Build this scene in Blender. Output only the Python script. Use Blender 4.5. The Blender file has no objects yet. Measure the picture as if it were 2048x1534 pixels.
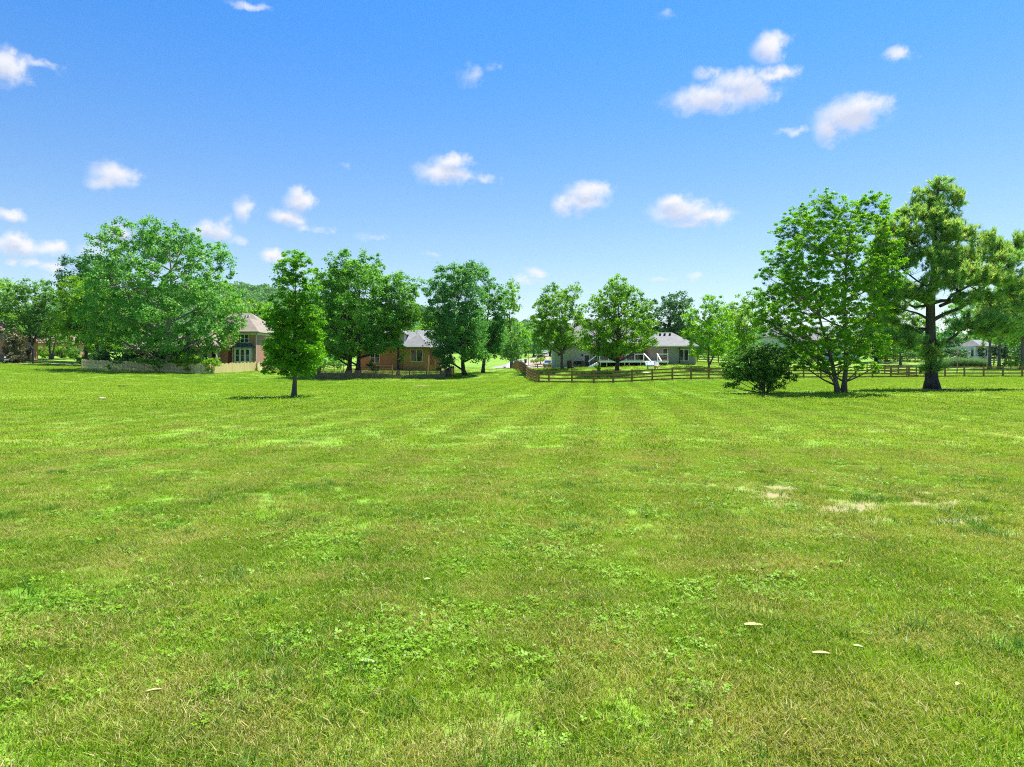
import bpy, math, random
import numpy as np
R = math.radians
scn = bpy.context.scene
COL = scn.collection
rng = np.random.default_rng(7)
random.seed(7)

# ------------------------------------------------------------------ camera, sky, sun, exposure
F, CX, HY, CZ = 1365.0, 1024.0, 715.0, 2.3      # focal length, centre column, horizon row (photo pixels), eye height
cam_d = bpy.data.cameras.new('camera'); cam = bpy.data.objects.new('camera', cam_d); COL.objects.link(cam)
cam.location = (0, 0, CZ); cam.rotation_euler = (R(90), 0, 0)
cam_d.sensor_width = 36; cam_d.lens = 36 * F / 2048
cam_d.shift_y = -(767 - HY) / 2048
cam_d.clip_start = 0.05; cam_d.clip_end = 9000
scn.camera = cam

SUN_AZ, SUN_EL = R(48), R(70)
sl = bpy.data.lights.new('sun', 'SUN'); sl.energy = 4.8; sl.angle = R(0.5); sl.color = (1, .95, .86)
so = bpy.data.objects.new('sun', sl); COL.objects.link(so)
so.rotation_euler = (R(90) - SUN_EL, 0, math.pi - SUN_AZ)
so.location = (40, 30, 60)

scn.view_settings.view_transform = 'Standard'; scn.view_settings.look = 'None'
scn.view_settings.exposure = 1.32; scn.view_settings.gamma = 1
scn.cycles.filter_width = 1.1; scn.cycles.use_denoising = False
scn.cycles.max_bounces = 6; scn.cycles.diffuse_bounces = 4; scn.cycles.glossy_bounces = 2
scn.cycles.transmission_bounces = 4; scn.cycles.transparent_max_bounces = 6
scn.cycles.caustics_reflective = False; scn.cycles.caustics_refractive = False

def N(nt, t, **kw):
    n = nt.nodes.new(t)
    for k, v in kw.items(): setattr(n, k, v)
    return n
def L(nt, a, b): nt.links.new(a, b)
def azel(px, py):
    x, y, z = (px - CX) / F, 1.0, -(py - HY) / F
    return math.atan2(x, y), math.asin(z / math.sqrt(x * x + y * y + z * z))

CLOUDS = [(8,132,46,32,.0),(80,126,40,11,.5),(225,348,42,26,.42),(205,365,32,15,.45),(200,325,25,8,.7),
 (20,428,30,13,.3),(40,492,52,15,.1),(95,495,28,13,.3),(30,478,22,14,.2),(25,522,15,10,.4),(65,525,22,11,.4),(95,535,20,12,.5),
 (240,465,28,22,.4),(215,480,44,13,.6),(190,500,34,16,.5),(425,460,34,18,.15),(455,440,12,10,.6),(487,420,18,21,.35),(475,482,28,10,.7),
 (602,404,28,16,.2),(574,432,30,16,.25),(590,388,15,15,.5),(545,512,21,12,.05),(605,455,17,8,.6),(640,458,20,8,.6),
 (893,345,50,20,.05),(905,325,30,16,.1),(972,356,22,10,.55),(1178,385,40,20,.1),(1125,410,19,19,.3),(1165,402,42,18,.25),
 (1362,420,52,22,0),(1345,405,27,16,0),(1412,432,42,14,.1),(1380,446,42,8,.4),
 (1420,195,74,28,.25),(1480,165,54,24,.25),(1550,150,48,15,.25),(1540,98,32,28,.2),(1500,182,42,30,.25),(1410,145,24,14,.5),
 (1700,232,62,30,0),(1722,218,44,28,0),(1660,255,27,28,.2),(1600,262,48,8,.55),(1660,285,22,12,.55),(1795,108,27,14,.4),
 (940,150,28,28,.7),(985,130,22,10,.8),(500,12,48,9,.55),(1335,30,28,10,.78),
 (1075,545,22,9,.4),(1040,555,13,10,.55),(1060,562,44,7,.65),(1390,555,17,8,.55),(1320,557,34,6,.7),
 (740,475,34,10,.72),(860,508,28,6,.72),(690,328,22,8,.75),(130,560,50,10,.7),(620,545,60,8,.75)]

w = bpy.data.worlds.new('World'); scn.world = w; w.use_nodes = True
nt = w.node_tree; nt.nodes.clear()
sky = N(nt, 'ShaderNodeTexSky', sky_type='NISHITA', sun_disc=False, sun_elevation=SUN_EL, sun_rotation=SUN_AZ,
        altitude=200, air_density=1.0, dust_density=0.6, ozone_density=2.5)
SKY_STRENGTH = 0.065
tc = N(nt, 'ShaderNodeTexCoord'); sep = N(nt, 'ShaderNodeSeparateXYZ'); L(nt, tc.outputs['Generated'], sep.inputs[0])
az = N(nt, 'ShaderNodeMath', operation='ARCTAN2'); L(nt, sep.outputs[0], az.inputs[0]); L(nt, sep.outputs[1], az.inputs[1])
el = N(nt, 'ShaderNodeMath', operation='ARCSINE'); L(nt, sep.outputs[2], el.inputs[0])
ae = N(nt, 'ShaderNodeCombineXYZ'); L(nt, az.outputs[0], ae.inputs[0]); L(nt, el.outputs[0], ae.inputs[1])
# wisps: noise bends the cloud outlines
def wnoise(scale, detail, rough=.6, seed=0.0):
    mp = N(nt, 'ShaderNodeVectorMath', operation='ADD'); L(nt, ae.outputs[0], mp.inputs[0]); mp.inputs[1].default_value = (seed, seed * .7, seed * .3)
    n = N(nt, 'ShaderNodeTexNoise'); n.inputs['Scale'].default_value = scale; n.inputs['Detail'].default_value = detail
    n.inputs['Roughness'].default_value = rough; L(nt, mp.outputs[0], n.inputs['Vector']); return n
nA = wnoise(42, 9, .62); nB = wnoise(16, 4, .5, 3.1)
sub = N(nt, 'ShaderNodeVectorMath', operation='SUBTRACT'); L(nt, nA.outputs['Color'], sub.inputs[0]); sub.inputs[1].default_value = (.5, .5, .5)
wrp = N(nt, 'ShaderNodeVectorMath', operation='MULTIPLY_ADD'); L(nt, sub.outputs[0], wrp.inputs[0]); wrp.inputs[1].default_value = (.035, .024, 0)
L(nt, ae.outputs[0], wrp.inputs[2])
def cloud_field(vec, dy):
    prev = None
    for (px, py, rx, ry, z0) in CLOUDS:
        z0 = z0 * 1.38 if z0 > .25 else z0
        a, e = azel(px, py); a1, _ = azel(px + rx, py); _, e1 = azel(px, py - ry)
        sx, sy = 1 / (1.15 * abs(a1 - a)), 1 / (1.15 * abs(e1 - e))
        m = N(nt, 'ShaderNodeVectorMath', operation='MULTIPLY_ADD'); L(nt, vec, m.inputs[0])
        m.inputs[1].default_value = (sx, sy, 0); m.inputs[2].default_value = (-a * sx, -(e - dy) * sy, z0)
        ln = N(nt, 'ShaderNodeVectorMath', operation='LENGTH'); L(nt, m.outputs[0], ln.inputs[0])
        if prev is None: prev = ln.outputs['Value']
        else:
            mn = N(nt, 'ShaderNodeMath', operation='SMOOTH_MIN'); mn.inputs[2].default_value = .18
            L(nt, prev, mn.inputs[0]); L(nt, ln.outputs['Value'], mn.inputs[1]); prev = mn.outputs[0]
    return prev
fld = cloud_field(wrp.outputs[0], 0)
ns = N(nt, 'ShaderNodeMath', operation='MULTIPLY_ADD'); L(nt, nA.outputs['Fac'], ns.inputs[0]); ns.inputs[1].default_value = 1.45; L(nt, fld, ns.inputs[2])
dens = N(nt, 'ShaderNodeMapRange', interpolation_type='SMOOTHSTEP'); L(nt, ns.outputs[0], dens.inputs['Value'])
dens.inputs['From Min'].default_value = 2.12; dens.inputs['From Max'].default_value = .95
dens.inputs['To Min'].default_value = 0; dens.inputs['To Max'].default_value = .97
up = N(nt, 'ShaderNodeVectorMath', operation='ADD'); L(nt, wrp.outputs[0], up.inputs[0]); up.inputs[1].default_value = (.003, .011, 0)
fld2 = cloud_field(up.outputs[0], 0)          # how much cloud lies above: paints shade on the bases, sunlit white on tops
sh = N(nt, 'ShaderNodeMath', operation='MULTIPLY_ADD'); L(nt, nB.outputs['Fac'], sh.inputs[0]); sh.inputs[1].default_value = .9; L(nt, fld2, sh.inputs[2])
cr = N(nt, 'ShaderNodeMapRange'); L(nt, sh.outputs[0], cr.inputs['Value']); cr.inputs['From Min'].default_value = .75; cr.inputs['From Max'].default_value = 1.5
ccol = N(nt, 'ShaderNodeMixRGB'); L(nt, cr.outputs[0], ccol.inputs[0])
CLOUD_E = 6.0
ccol.inputs[1].default_value = (.68 * CLOUD_E, .74 * CLOUD_E, .91 * CLOUD_E, 1); ccol.inputs[2].default_value = (1.0 * CLOUD_E, 1.0 * CLOUD_E, 1.04 * CLOUD_E, 1)
hsv = N(nt, 'ShaderNodeHueSaturation'); L(nt, sky.outputs[0], hsv.inputs['Color']); hsv.inputs['Saturation'].default_value = 1.1
hsv.inputs['Hue'].default_value = .5; hsv.inputs['Value'].default_value = 1.0
deep = N(nt, 'ShaderNodeMapRange', interpolation_type='SMOOTHSTEP'); L(nt, el.outputs[0], deep.inputs[0]); deep.inputs[1].default_value = R(5); deep.inputs[2].default_value = R(29)
tint = N(nt, 'ShaderNodeMixRGB'); L(nt, deep.outputs[0], tint.inputs[0]); tint.inputs[1].default_value = (.96, .98, 1, 1); tint.inputs[2].default_value = (.37, .93, 1.36, 1)
clear = N(nt, 'ShaderNodeMixRGB', blend_type='MULTIPLY'); clear.inputs[0].default_value = 1; L(nt, hsv.outputs[0], clear.inputs[1]); L(nt, tint.outputs[0], clear.inputs[2])
mixc = N(nt, 'ShaderNodeMixRGB'); L(nt, dens.outputs[0], mixc.inputs[0]); L(nt, clear.outputs[0], mixc.inputs[1]); L(nt, ccol.outputs[0], mixc.inputs[2])
bg = N(nt, 'ShaderNodeBackground'); bg.inputs[1].default_value = SKY_STRENGTH; L(nt, mixc.outputs[0], bg.inputs[0])
wo = N(nt, 'ShaderNodeOutputWorld'); L(nt, bg.outputs[0], wo.inputs[0])

# ------------------------------------------------------------------ helpers: points, terrain, noise
def PX(px, d): return (px - CX) * d / F
def PZ(py, d): return CZ - (py - HY) * d / F
CTRL = [(587,795,41),(1683,788,45),(1532,788,45),(1862,780,51),
 (-60,729,112),(0,729,112),(90,728,113),(160,731,116),(163,739,97),(290,744,96),(413,748,95),(511,742.5,105),
 (466,744,110),(300,739,112),(60,721,128),(120,717,140),(614,758,91),(750,758,91),(888,757.5,91),(835,743,105),(740,744,104),
 (931,751,97),(966,747,106),(1024,745,135),(1079,766.5,72),(1175,767.5,72.5),(1266,764.6,75),(1359,760,76.5),(1452,759,79),
 (1124,738,98),(1234,745,88),(1418,740,95),(1113,737,104),(1200,735,101),(1292,731,99),(1392,727,102),(1100,737,142),(1090,711,230),(1040,719,190),
 (950,736,125),(1611,756.5,85),(1744,756,87),(1889,755,88),(2040,755,88),(2300,754,90),(1734,746,112),(1925,733,118),(2040,733,124),(1950,722,150),(1560,724,150),
 (1450,728,125),(100,700,260),(500,710,260),(760,722,180),(1500,710,260),(1800,712,260),(2100,706,260),(-300,700,220),(2400,712,180),(-300,760,60),(2400,760,60)]
cpts = [(PX(a, d), d, PZ(b, d)) for a, b, d in CTRL]
for x in (-60, -25, 0, 25, 60):
    for y in (-40, 0, 14, 26): cpts.append((x, y, 0.0))
cpts += [(-20, 38, -.07), (20, 38, -.05), (-30, 58, -.3), (5, 55, -.22), (0, 90, -.5), (-40, 75, -.3)]
for x in (-420, -200, 0, 200, 420): cpts.append((x, 480, 5.0))
cpts += [(-420, 200, 5), (420, 200, 3), (-420, 0, 1), (420, 0, 1), (-200, -60, 0), (200, -60, 0)]
CP = np.array(cpts, float); _S = 50.0
def _U(r2): return np.where(r2 > 1e-12, .5 * r2 * np.log(np.maximum(r2, 1e-12)), 0)
_q = CP[:, :2] / _S; _n = len(CP)
_K = _U(((_q[:, None] - _q[None]) ** 2).sum(-1)) + np.eye(_n) * 2e-4
_P = np.c_[np.ones(_n), _q]
_A = np.block([[_K, _P], [_P.T, np.zeros((3, 3))]])
_W = np.linalg.solve(_A, np.r_[CP[:, 2], 0, 0, 0])
def G(x, y):
    x = np.clip(np.asarray(x, float), -400, 400); y = np.clip(np.asarray(y, float), -60, 470)
    sh = np.broadcast(x, y).shape
    q = np.c_[np.broadcast_to(x, sh).ravel(), np.broadcast_to(y, sh).ravel()] / _S
    out = np.empty(len(q))
    for i in range(0, len(q), 20000):
        s = q[i:i + 20000]
        out[i:i + 20000] = _U(((s[:, None] - _q[None]) ** 2).sum(-1)) @ _W[:_n] + _W[_n] + s @ _W[_n + 1:]
    out = out.reshape(sh)
    return out if sh else float(out)
_ng = rng.random((64, 64))
def vnoise(x, y):
    xi = np.floor(x).astype(int); yi = np.floor(y).astype(int); fx = x - xi; fy = y - yi
    fx = fx * fx * (3 - 2 * fx); fy = fy * fy * (3 - 2 * fy)
    g = lambda a, b: _ng[a % 64, b % 64]
    return (g(xi, yi) * (1 - fx) + g(xi + 1, yi) * fx) * (1 - fy) + (g(xi, yi + 1) * (1 - fx) + g(xi + 1, yi + 1) * fx) * fy
def fbm(x, y, o=4):
    s = 0; a = .5; t = 0
    for k in range(o):
        s = s + a * vnoise(x * 2 ** k + 7.3 * k, y * 2 ** k + 3.7 * k); t += a; a *= .55
    return s / t

# ------------------------------------------------------------------ helpers: materials
def new_mat(name):
    m = bpy.data.materials.new(name); m.use_nodes = True; m.node_tree.nodes.clear(); return m, m.node_tree
def c4(c): return (c[0], c[1], c[2], 1)
def simple(name, c1, c2=None, scale=3.0, rough=.7, stretch=(1, 1, 1), metal=0.0, spec=.3, bump=0.0, detail=5):
    m, t = new_mat(name); c2 = c2 or tuple(v * .75 for v in c1)
    tc = N(t, 'ShaderNodeTexCoord'); mp = N(t, 'ShaderNodeMapping'); mp.inputs['Scale'].default_value = stretch
    L(t, tc.outputs['Object'], mp.inputs[0])
    n = N(t, 'ShaderNodeTexNoise'); n.inputs['Scale'].default_value = scale; n.inputs['Detail'].default_value = detail; L(t, mp.outputs[0], n.inputs['Vector'])
    r = N(t, 'ShaderNodeMapRange'); r.inputs['From Min'].default_value = .3; r.inputs['From Max'].default_value = .7; L(t, n.outputs['Fac'], r.inputs[0])
    mx = N(t, 'ShaderNodeMixRGB'); L(t, r.outputs[0], mx.inputs[0]); mx.inputs[1].default_value = c4(c1); mx.inputs[2].default_value = c4(c2)
    b = N(t, 'ShaderNodeBsdfPrincipled'); L(t, mx.outputs[0], b.inputs['Base Color']); b.inputs['Roughness'].default_value = rough
    b.inputs['Metallic'].default_value = metal; b.inputs['Specular IOR Level'].default_value = spec
    if bump:
        bp = N(t, 'ShaderNodeBump'); bp.inputs['Strength'].default_value = bump; L(t, n.outputs['Fac'], bp.inputs['Height']); L(t, bp.outputs[0], b.inputs['Normal'])
    o = N(t, 'ShaderNodeOutputMaterial'); L(t, b.outputs[0], o.inputs[0]); return m
def brick(name, c1, c2, mortar):
    m, t = new_mat(name)
    tc = N(t, 'ShaderNodeTexCoord'); s = N(t, 'ShaderNodeSeparateXYZ'); L(t, tc.outputs['Object'], s.inputs[0])
    ad = N(t, 'ShaderNodeMath', operation='ADD'); L(t, s.outputs[0], ad.inputs[0]); L(t, s.outputs[1], ad.inputs[1])
    cb = N(t, 'ShaderNodeCombineXYZ'); L(t, ad.outputs[0], cb.inputs[0]); L(t, s.outputs[2], cb.inputs[1])
    bt = N(t, 'ShaderNodeTexBrick'); L(t, cb.outputs[0], bt.inputs['Vector']); bt.inputs['Color1'].default_value = c4(c1); bt.inputs['Color2'].default_value = c4(c2)
    bt.inputs['Mortar'].default_value = c4(mortar); bt.inputs['Scale'].default_value = 4.5; bt.inputs['Mortar Size'].default_value = .02
    n = N(t, 'ShaderNodeTexNoise'); n.inputs['Scale'].default_value = .9; n.inputs['Detail'].default_value = 6; L(t, tc.outputs['Object'], n.inputs['Vector'])
    mx = N(t, 'ShaderNodeMixRGB', blend_type='MULTIPLY'); mx.inputs[0].default_value = .45; L(t, bt.outputs[0], mx.inputs[1]); L(t, n.outputs['Color'], mx.inputs[2])
    b = N(t, 'ShaderNodeBsdfPrincipled'); L(t, bt.outputs[0], b.inputs['Base Color']); b.inputs['Roughness'].default_value = .85
    o = N(t, 'ShaderNodeOutputMaterial'); L(t, b.outputs[0], o.inputs[0]); return m
def courses(name, c1, c2, period, rough=.9, gap=.12):   # shingles or lap siding: horizontal courses plus mottling
    m, t = new_mat(name)
    tc = N(t, 'ShaderNodeTexCoord'); s = N(t, 'ShaderNodeSeparateXYZ'); L(t, tc.outputs['Object'], s.inputs[0])
    ml = N(t, 'ShaderNodeMath', operation='MULTIPLY'); L(t, s.outputs[2], ml.inputs[0]); ml.inputs[1].default_value = 1 / period
    fr = N(t, 'ShaderNodeMath', operation='FRACT'); L(t, ml.outputs[0], fr.inputs[0])
    gt = N(t, 'ShaderNodeMath', operation='LESS_THAN'); L(t, fr.outputs[0], gt.inputs[0]); gt.inputs[1].default_value = gap
    n = N(t, 'ShaderNodeTexNoise'); n.inputs['Scale'].default_value = 1.6; n.inputs['Detail'].default_value = 8; L(t, tc.outputs['Object'], n.inputs['Vector'])
    r = N(t, 'ShaderNodeMapRange'); r.inputs['From Min'].default_value = .32; r.inputs['From Max'].default_value = .68; L(t, n.outputs['Fac'], r.inputs[0])
    mx = N(t, 'ShaderNodeMixRGB'); L(t, r.outputs[0], mx.inputs[0]); mx.inputs[1].default_value = c4(c1); mx.inputs[2].default_value = c4(c2)
    m2 = N(t, 'ShaderNodeMixRGB', blend_type='MULTIPLY'); L(t, gt.outputs[0], m2.inputs[0]); L(t, mx.outputs[0], m2.inputs[1]); m2.inputs[2].default_value = (.6, .6, .6, 1)
    b = N(t, 'ShaderNodeBsdfPrincipled'); L(t, m2.outputs[0], b.inputs['Base Color']); b.inputs['Roughness'].default_value = rough
    o = N(t, 'ShaderNodeOutputMaterial'); L(t, b.outputs[0], o.inputs[0]); return m
def leafmat(name, dark, light, trans=.45, yellow=(1.25, 1.2, .6), nscale=.45, rough=.45, third=None):
    m, t = new_mat(name)
    at = N(t, 'ShaderNodeAttribute', attribute_name='rnd')
    gp = N(t, 'ShaderNodeNewGeometry'); n = N(t, 'ShaderNodeTexNoise'); n.inputs['Scale'].default_value = nscale; n.inputs['Detail'].default_value = 3
    L(t, gp.outputs['Position'], n.inputs['Vector'])
    ad = N(t, 'ShaderNodeMath', operation='MULTIPLY_ADD'); L(t, n.outputs['Fac'], ad.inputs[0]); ad.inputs[1].default_value = 1.6; L(t, at.outputs['Fac'], ad.inputs[2])
    r = N(t, 'ShaderNodeMapRange'); r.inputs['From Min'].default_value = .65; r.inputs['From Max'].default_value = 1.75; L(t, ad.outputs[0], r.inputs[0])
    mx = N(t, 'ShaderNodeMixRGB'); L(t, r.outputs[0], mx.inputs[0]); mx.inputs[1].default_value = c4(dark); mx.inputs[2].default_value = c4(light)
    col = mx.outputs[0]
    if third:
        g = N(t, 'ShaderNodeMath', operation='GREATER_THAN'); L(t, at.outputs['Fac'], g.inputs[0]); g.inputs[1].default_value = third[1]
        m3 = N(t, 'ShaderNodeMixRGB'); L(t, g.outputs[0], m3.inputs[0]); L(t, col, m3.inputs[1]); m3.inputs[2].default_value = c4(third[0]); col = m3.outputs[0]
    b = N(t, 'ShaderNodeBsdfPrincipled'); L(t, col, b.inputs['Base Color']); b.inputs['Roughness'].default_value = rough; b.inputs['Specular IOR Level'].default_value = .22
    ty = N(t, 'ShaderNodeMixRGB', blend_type='MULTIPLY'); ty.inputs[0].default_value = 1; L(t, col, ty.inputs[1]); ty.inputs[2].default_value = c4(yellow)
    tr = N(t, 'ShaderNodeBsdfTranslucent'); L(t, ty.outputs[0], tr.inputs[0])
    ms = N(t, 'ShaderNodeMixShader'); ms.inputs[0].default_value = trans; L(t, b.outputs[0], ms.inputs[1]); L(t, tr.outputs[0], ms.inputs[2])
    o = N(t, 'ShaderNodeOutputMaterial'); L(t, ms.outputs[0], o.inputs[0]); return m
def glass(name, c=(.02, .03, .035)):
    m, t = new_mat(name); b = N(t, 'ShaderNodeBsdfPrincipled'); b.inputs['Base Color'].default_value = c4(c); b.inputs['Roughness'].default_value = .06
    b.inputs['Specular IOR Level'].default_value = .6
    o = N(t, 'ShaderNodeOutputMaterial'); L(t, b.outputs[0], o.inputs[0]); return m

# lawn colour shared by the soil sheet and the blades that grow on it
lg = bpy.data.node_groups.new('lawn_colour', 'ShaderNodeTree')
lg.interface.new_socket('Color', in_out='OUTPUT', socket_type='NodeSocketColor'); lg.interface.new_socket('Dry', in_out='OUTPUT', socket_type='NodeSocketFloat')
go = N(lg, 'NodeGroupOutput'); gp = N(lg, 'ShaderNodeNewGeometry')
def lnoise(scale, stretch, detail, rough=.55, off=0):
    mp = N(lg, 'ShaderNodeMapping'); mp.inputs['Scale'].default_value = stretch; mp.inputs['Location'].default_value = (off, off, 0); L(lg, gp.outputs['Position'], mp.inputs[0])
    n = N(lg, 'ShaderNodeTexNoise'); n.inputs['Scale'].default_value = scale; n.inputs['Detail'].default_value = detail; n.inputs['Roughness'].default_value = rough
    L(lg, mp.outputs[0], n.inputs['Vector']); return n.outputs['Fac']
def lmap(v, a, b, lo=0, hi=1):
    r = N(lg, 'ShaderNodeMapRange'); L(lg, v, r.inputs[0]); r.inputs[1].default_value = a; r.inputs[2].default_value = b; r.inputs[3].default_value = lo; r.inputs[4].default_value = hi; return r.outputs[0]
def lmix(f, a, b):
    m = N(lg, 'ShaderNodeMixRGB'); L(lg, f, m.inputs[0])
    for i, c in ((1, a), (2, b)):
        if isinstance(c, tuple): m.inputs[i].default_value = c4(c)
        else: L(lg, c, m.inputs[i])
    return m.outputs[0]
def lmul(a, b):
    m = N(lg, 'ShaderNodeMath', operation='MULTIPLY'); L(lg, a, m.inputs[0]); L(lg, b, m.inputs[1]); return m.outputs[0]
big = lnoise(.055, (.7, 1, 0), 3); mid = lnoise(.55, (1, 1, 0), 5, .6, 4); fine = lnoise(3.2, (1, 1, 0), 4, .6, 9)
streak = lnoise(.5, (.12, 1.3, 0), 4, .6, 13); dryn = lnoise(.85, (.7, 1, 0), 7, .7, 21)
c = lmix(lmap(mid, .35, .65), (.145, .30, .014), (.265, .405, .03))
c = lmix(lmap(big, .4, .6), c, (.295, .40, .04))
c = lmix(lmap(fine, .3, .75, 0, .6), c, (.225, .38, .022))
c = lmix(lmap(streak, .5, .68, 0, .45), c, (.33, .42, .045))
sp = N(lg, 'ShaderNodeSeparateXYZ'); L(lg, gp.outputs['Position'], sp.inputs[0])
dry = lmul(lmap(dryn, .45, .70, 0, .75), lmap(sp.outputs[1], 22, 60, 1, .25))
c = lmix(lmul(dry, lmap(fine, .3, .6, .35, .9)), c, (.44, .41, .12))
mow = N(lg, 'ShaderNodeMath', operation='MULTIPLY_ADD'); L(lg, sp.outputs[0], mow.inputs[0]); mow.inputs[1].default_value = 3.3
dx = N(lg, 'ShaderNodeMath', operation='MULTIPLY'); L(lg, sp.outputs[1], dx.inputs[0]); dx.inputs[1].default_value = -.42; L(lg, dx.outputs[0], mow.inputs[2])
sn = N(lg, 'ShaderNodeMath', operation='SINE'); L(lg, mow.outputs[0], sn.inputs[0])
mm = N(lg, 'ShaderNodeMixRGB', blend_type='MULTIPLY'); mm.inputs[0].default_value = 1; L(lg, c, mm.inputs[1]); L(lg, lmap(sn.outputs[0], -.5, .5, .90, 1.05), mm.inputs[2]); c = mm.outputs[0]
L(lg, c, go.inputs[0]); L(lg, dry, go.inputs[1])
def lawn_mat(name, mode):
    m, t = new_mat(name); g = N(t, 'ShaderNodeGroup'); g.node_tree = lg
    o = N(t, 'ShaderNodeOutputMaterial'); col = g.outputs[0]
    b = N(t, 'ShaderNodeBsdfPrincipled'); b.inputs['Roughness'].default_value = .8; b.inputs['Specular IOR Level'].default_value = .12
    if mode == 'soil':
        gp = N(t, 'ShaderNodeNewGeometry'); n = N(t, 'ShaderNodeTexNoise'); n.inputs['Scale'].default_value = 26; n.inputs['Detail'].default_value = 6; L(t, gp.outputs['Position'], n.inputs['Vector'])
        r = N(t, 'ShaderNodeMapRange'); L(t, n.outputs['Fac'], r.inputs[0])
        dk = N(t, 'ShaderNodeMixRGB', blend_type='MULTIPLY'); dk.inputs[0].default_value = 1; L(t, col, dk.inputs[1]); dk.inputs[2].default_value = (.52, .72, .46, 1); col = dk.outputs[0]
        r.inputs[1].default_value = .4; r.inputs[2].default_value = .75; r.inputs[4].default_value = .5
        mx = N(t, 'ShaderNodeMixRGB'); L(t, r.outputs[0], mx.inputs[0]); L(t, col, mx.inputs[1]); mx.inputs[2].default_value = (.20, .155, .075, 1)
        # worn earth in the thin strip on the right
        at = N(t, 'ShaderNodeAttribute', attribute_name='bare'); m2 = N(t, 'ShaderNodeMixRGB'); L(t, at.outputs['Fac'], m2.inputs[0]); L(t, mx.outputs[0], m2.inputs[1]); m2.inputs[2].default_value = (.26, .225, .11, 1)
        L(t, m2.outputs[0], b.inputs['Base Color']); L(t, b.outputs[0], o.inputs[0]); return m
    at = N(t, 'ShaderNodeAttribute', attribute_name='rnd')
    # blade to blade: dark, fresh and straw blades, more straw where the lawn is dry
    br = N(t, 'ShaderNodeMapRange'); L(t, at.outputs['Fac'], br.inputs[0]); br.inputs[3].default_value = .62; br.inputs[4].default_value = 1.3
    mb = N(t, 'ShaderNodeMixRGB', blend_type='MULTIPLY'); mb.inputs[0].default_value = 1; L(t, col, mb.inputs[1]); L(t, br.outputs[0], mb.inputs[2])
    th = N(t, 'ShaderNodeMath', operation='MULTIPLY_ADD'); L(t, g.outputs[1], th.inputs[0]); th.inputs[1].default_value = -.4; th.inputs[2].default_value = .88
    gt = N(t, 'ShaderNodeMath', operation='GREATER_THAN'); L(t, at.outputs['Fac'], gt.inputs[0]); L(t, th.outputs[0], gt.inputs[1])
    ms_ = N(t, 'ShaderNodeMixRGB'); L(t, gt.outputs[0], ms_.inputs[0]); L(t, mb.outputs[0], ms_.inputs[1]); ms_.inputs[2].default_value = (.52, .46, .19, 1)
    L(t, ms_.outputs[0], b.inputs['Base Color']); b.inputs['Roughness'].default_value = .55; b.inputs['Specular IOR Level'].default_value = .12
    ty = N(t, 'ShaderNodeMixRGB', blend_type='MULTIPLY'); ty.inputs[0].default_value = 1; L(t, ms_.outputs[0], ty.inputs[1]); ty.inputs[2].default_value = (1.2, 1.2, .45, 1)
    tr = N(t, 'ShaderNodeBsdfTranslucent'); L(t, ty.outputs[0], tr.inputs[0])
    ms = N(t, 'ShaderNodeMixShader'); ms.inputs[0].default_value = .4; L(t, b.outputs[0], ms.inputs[1]); L(t, tr.outputs[0], ms.inputs[2])
    L(t, ms.outputs[0], o.inputs[0]); return m

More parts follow.
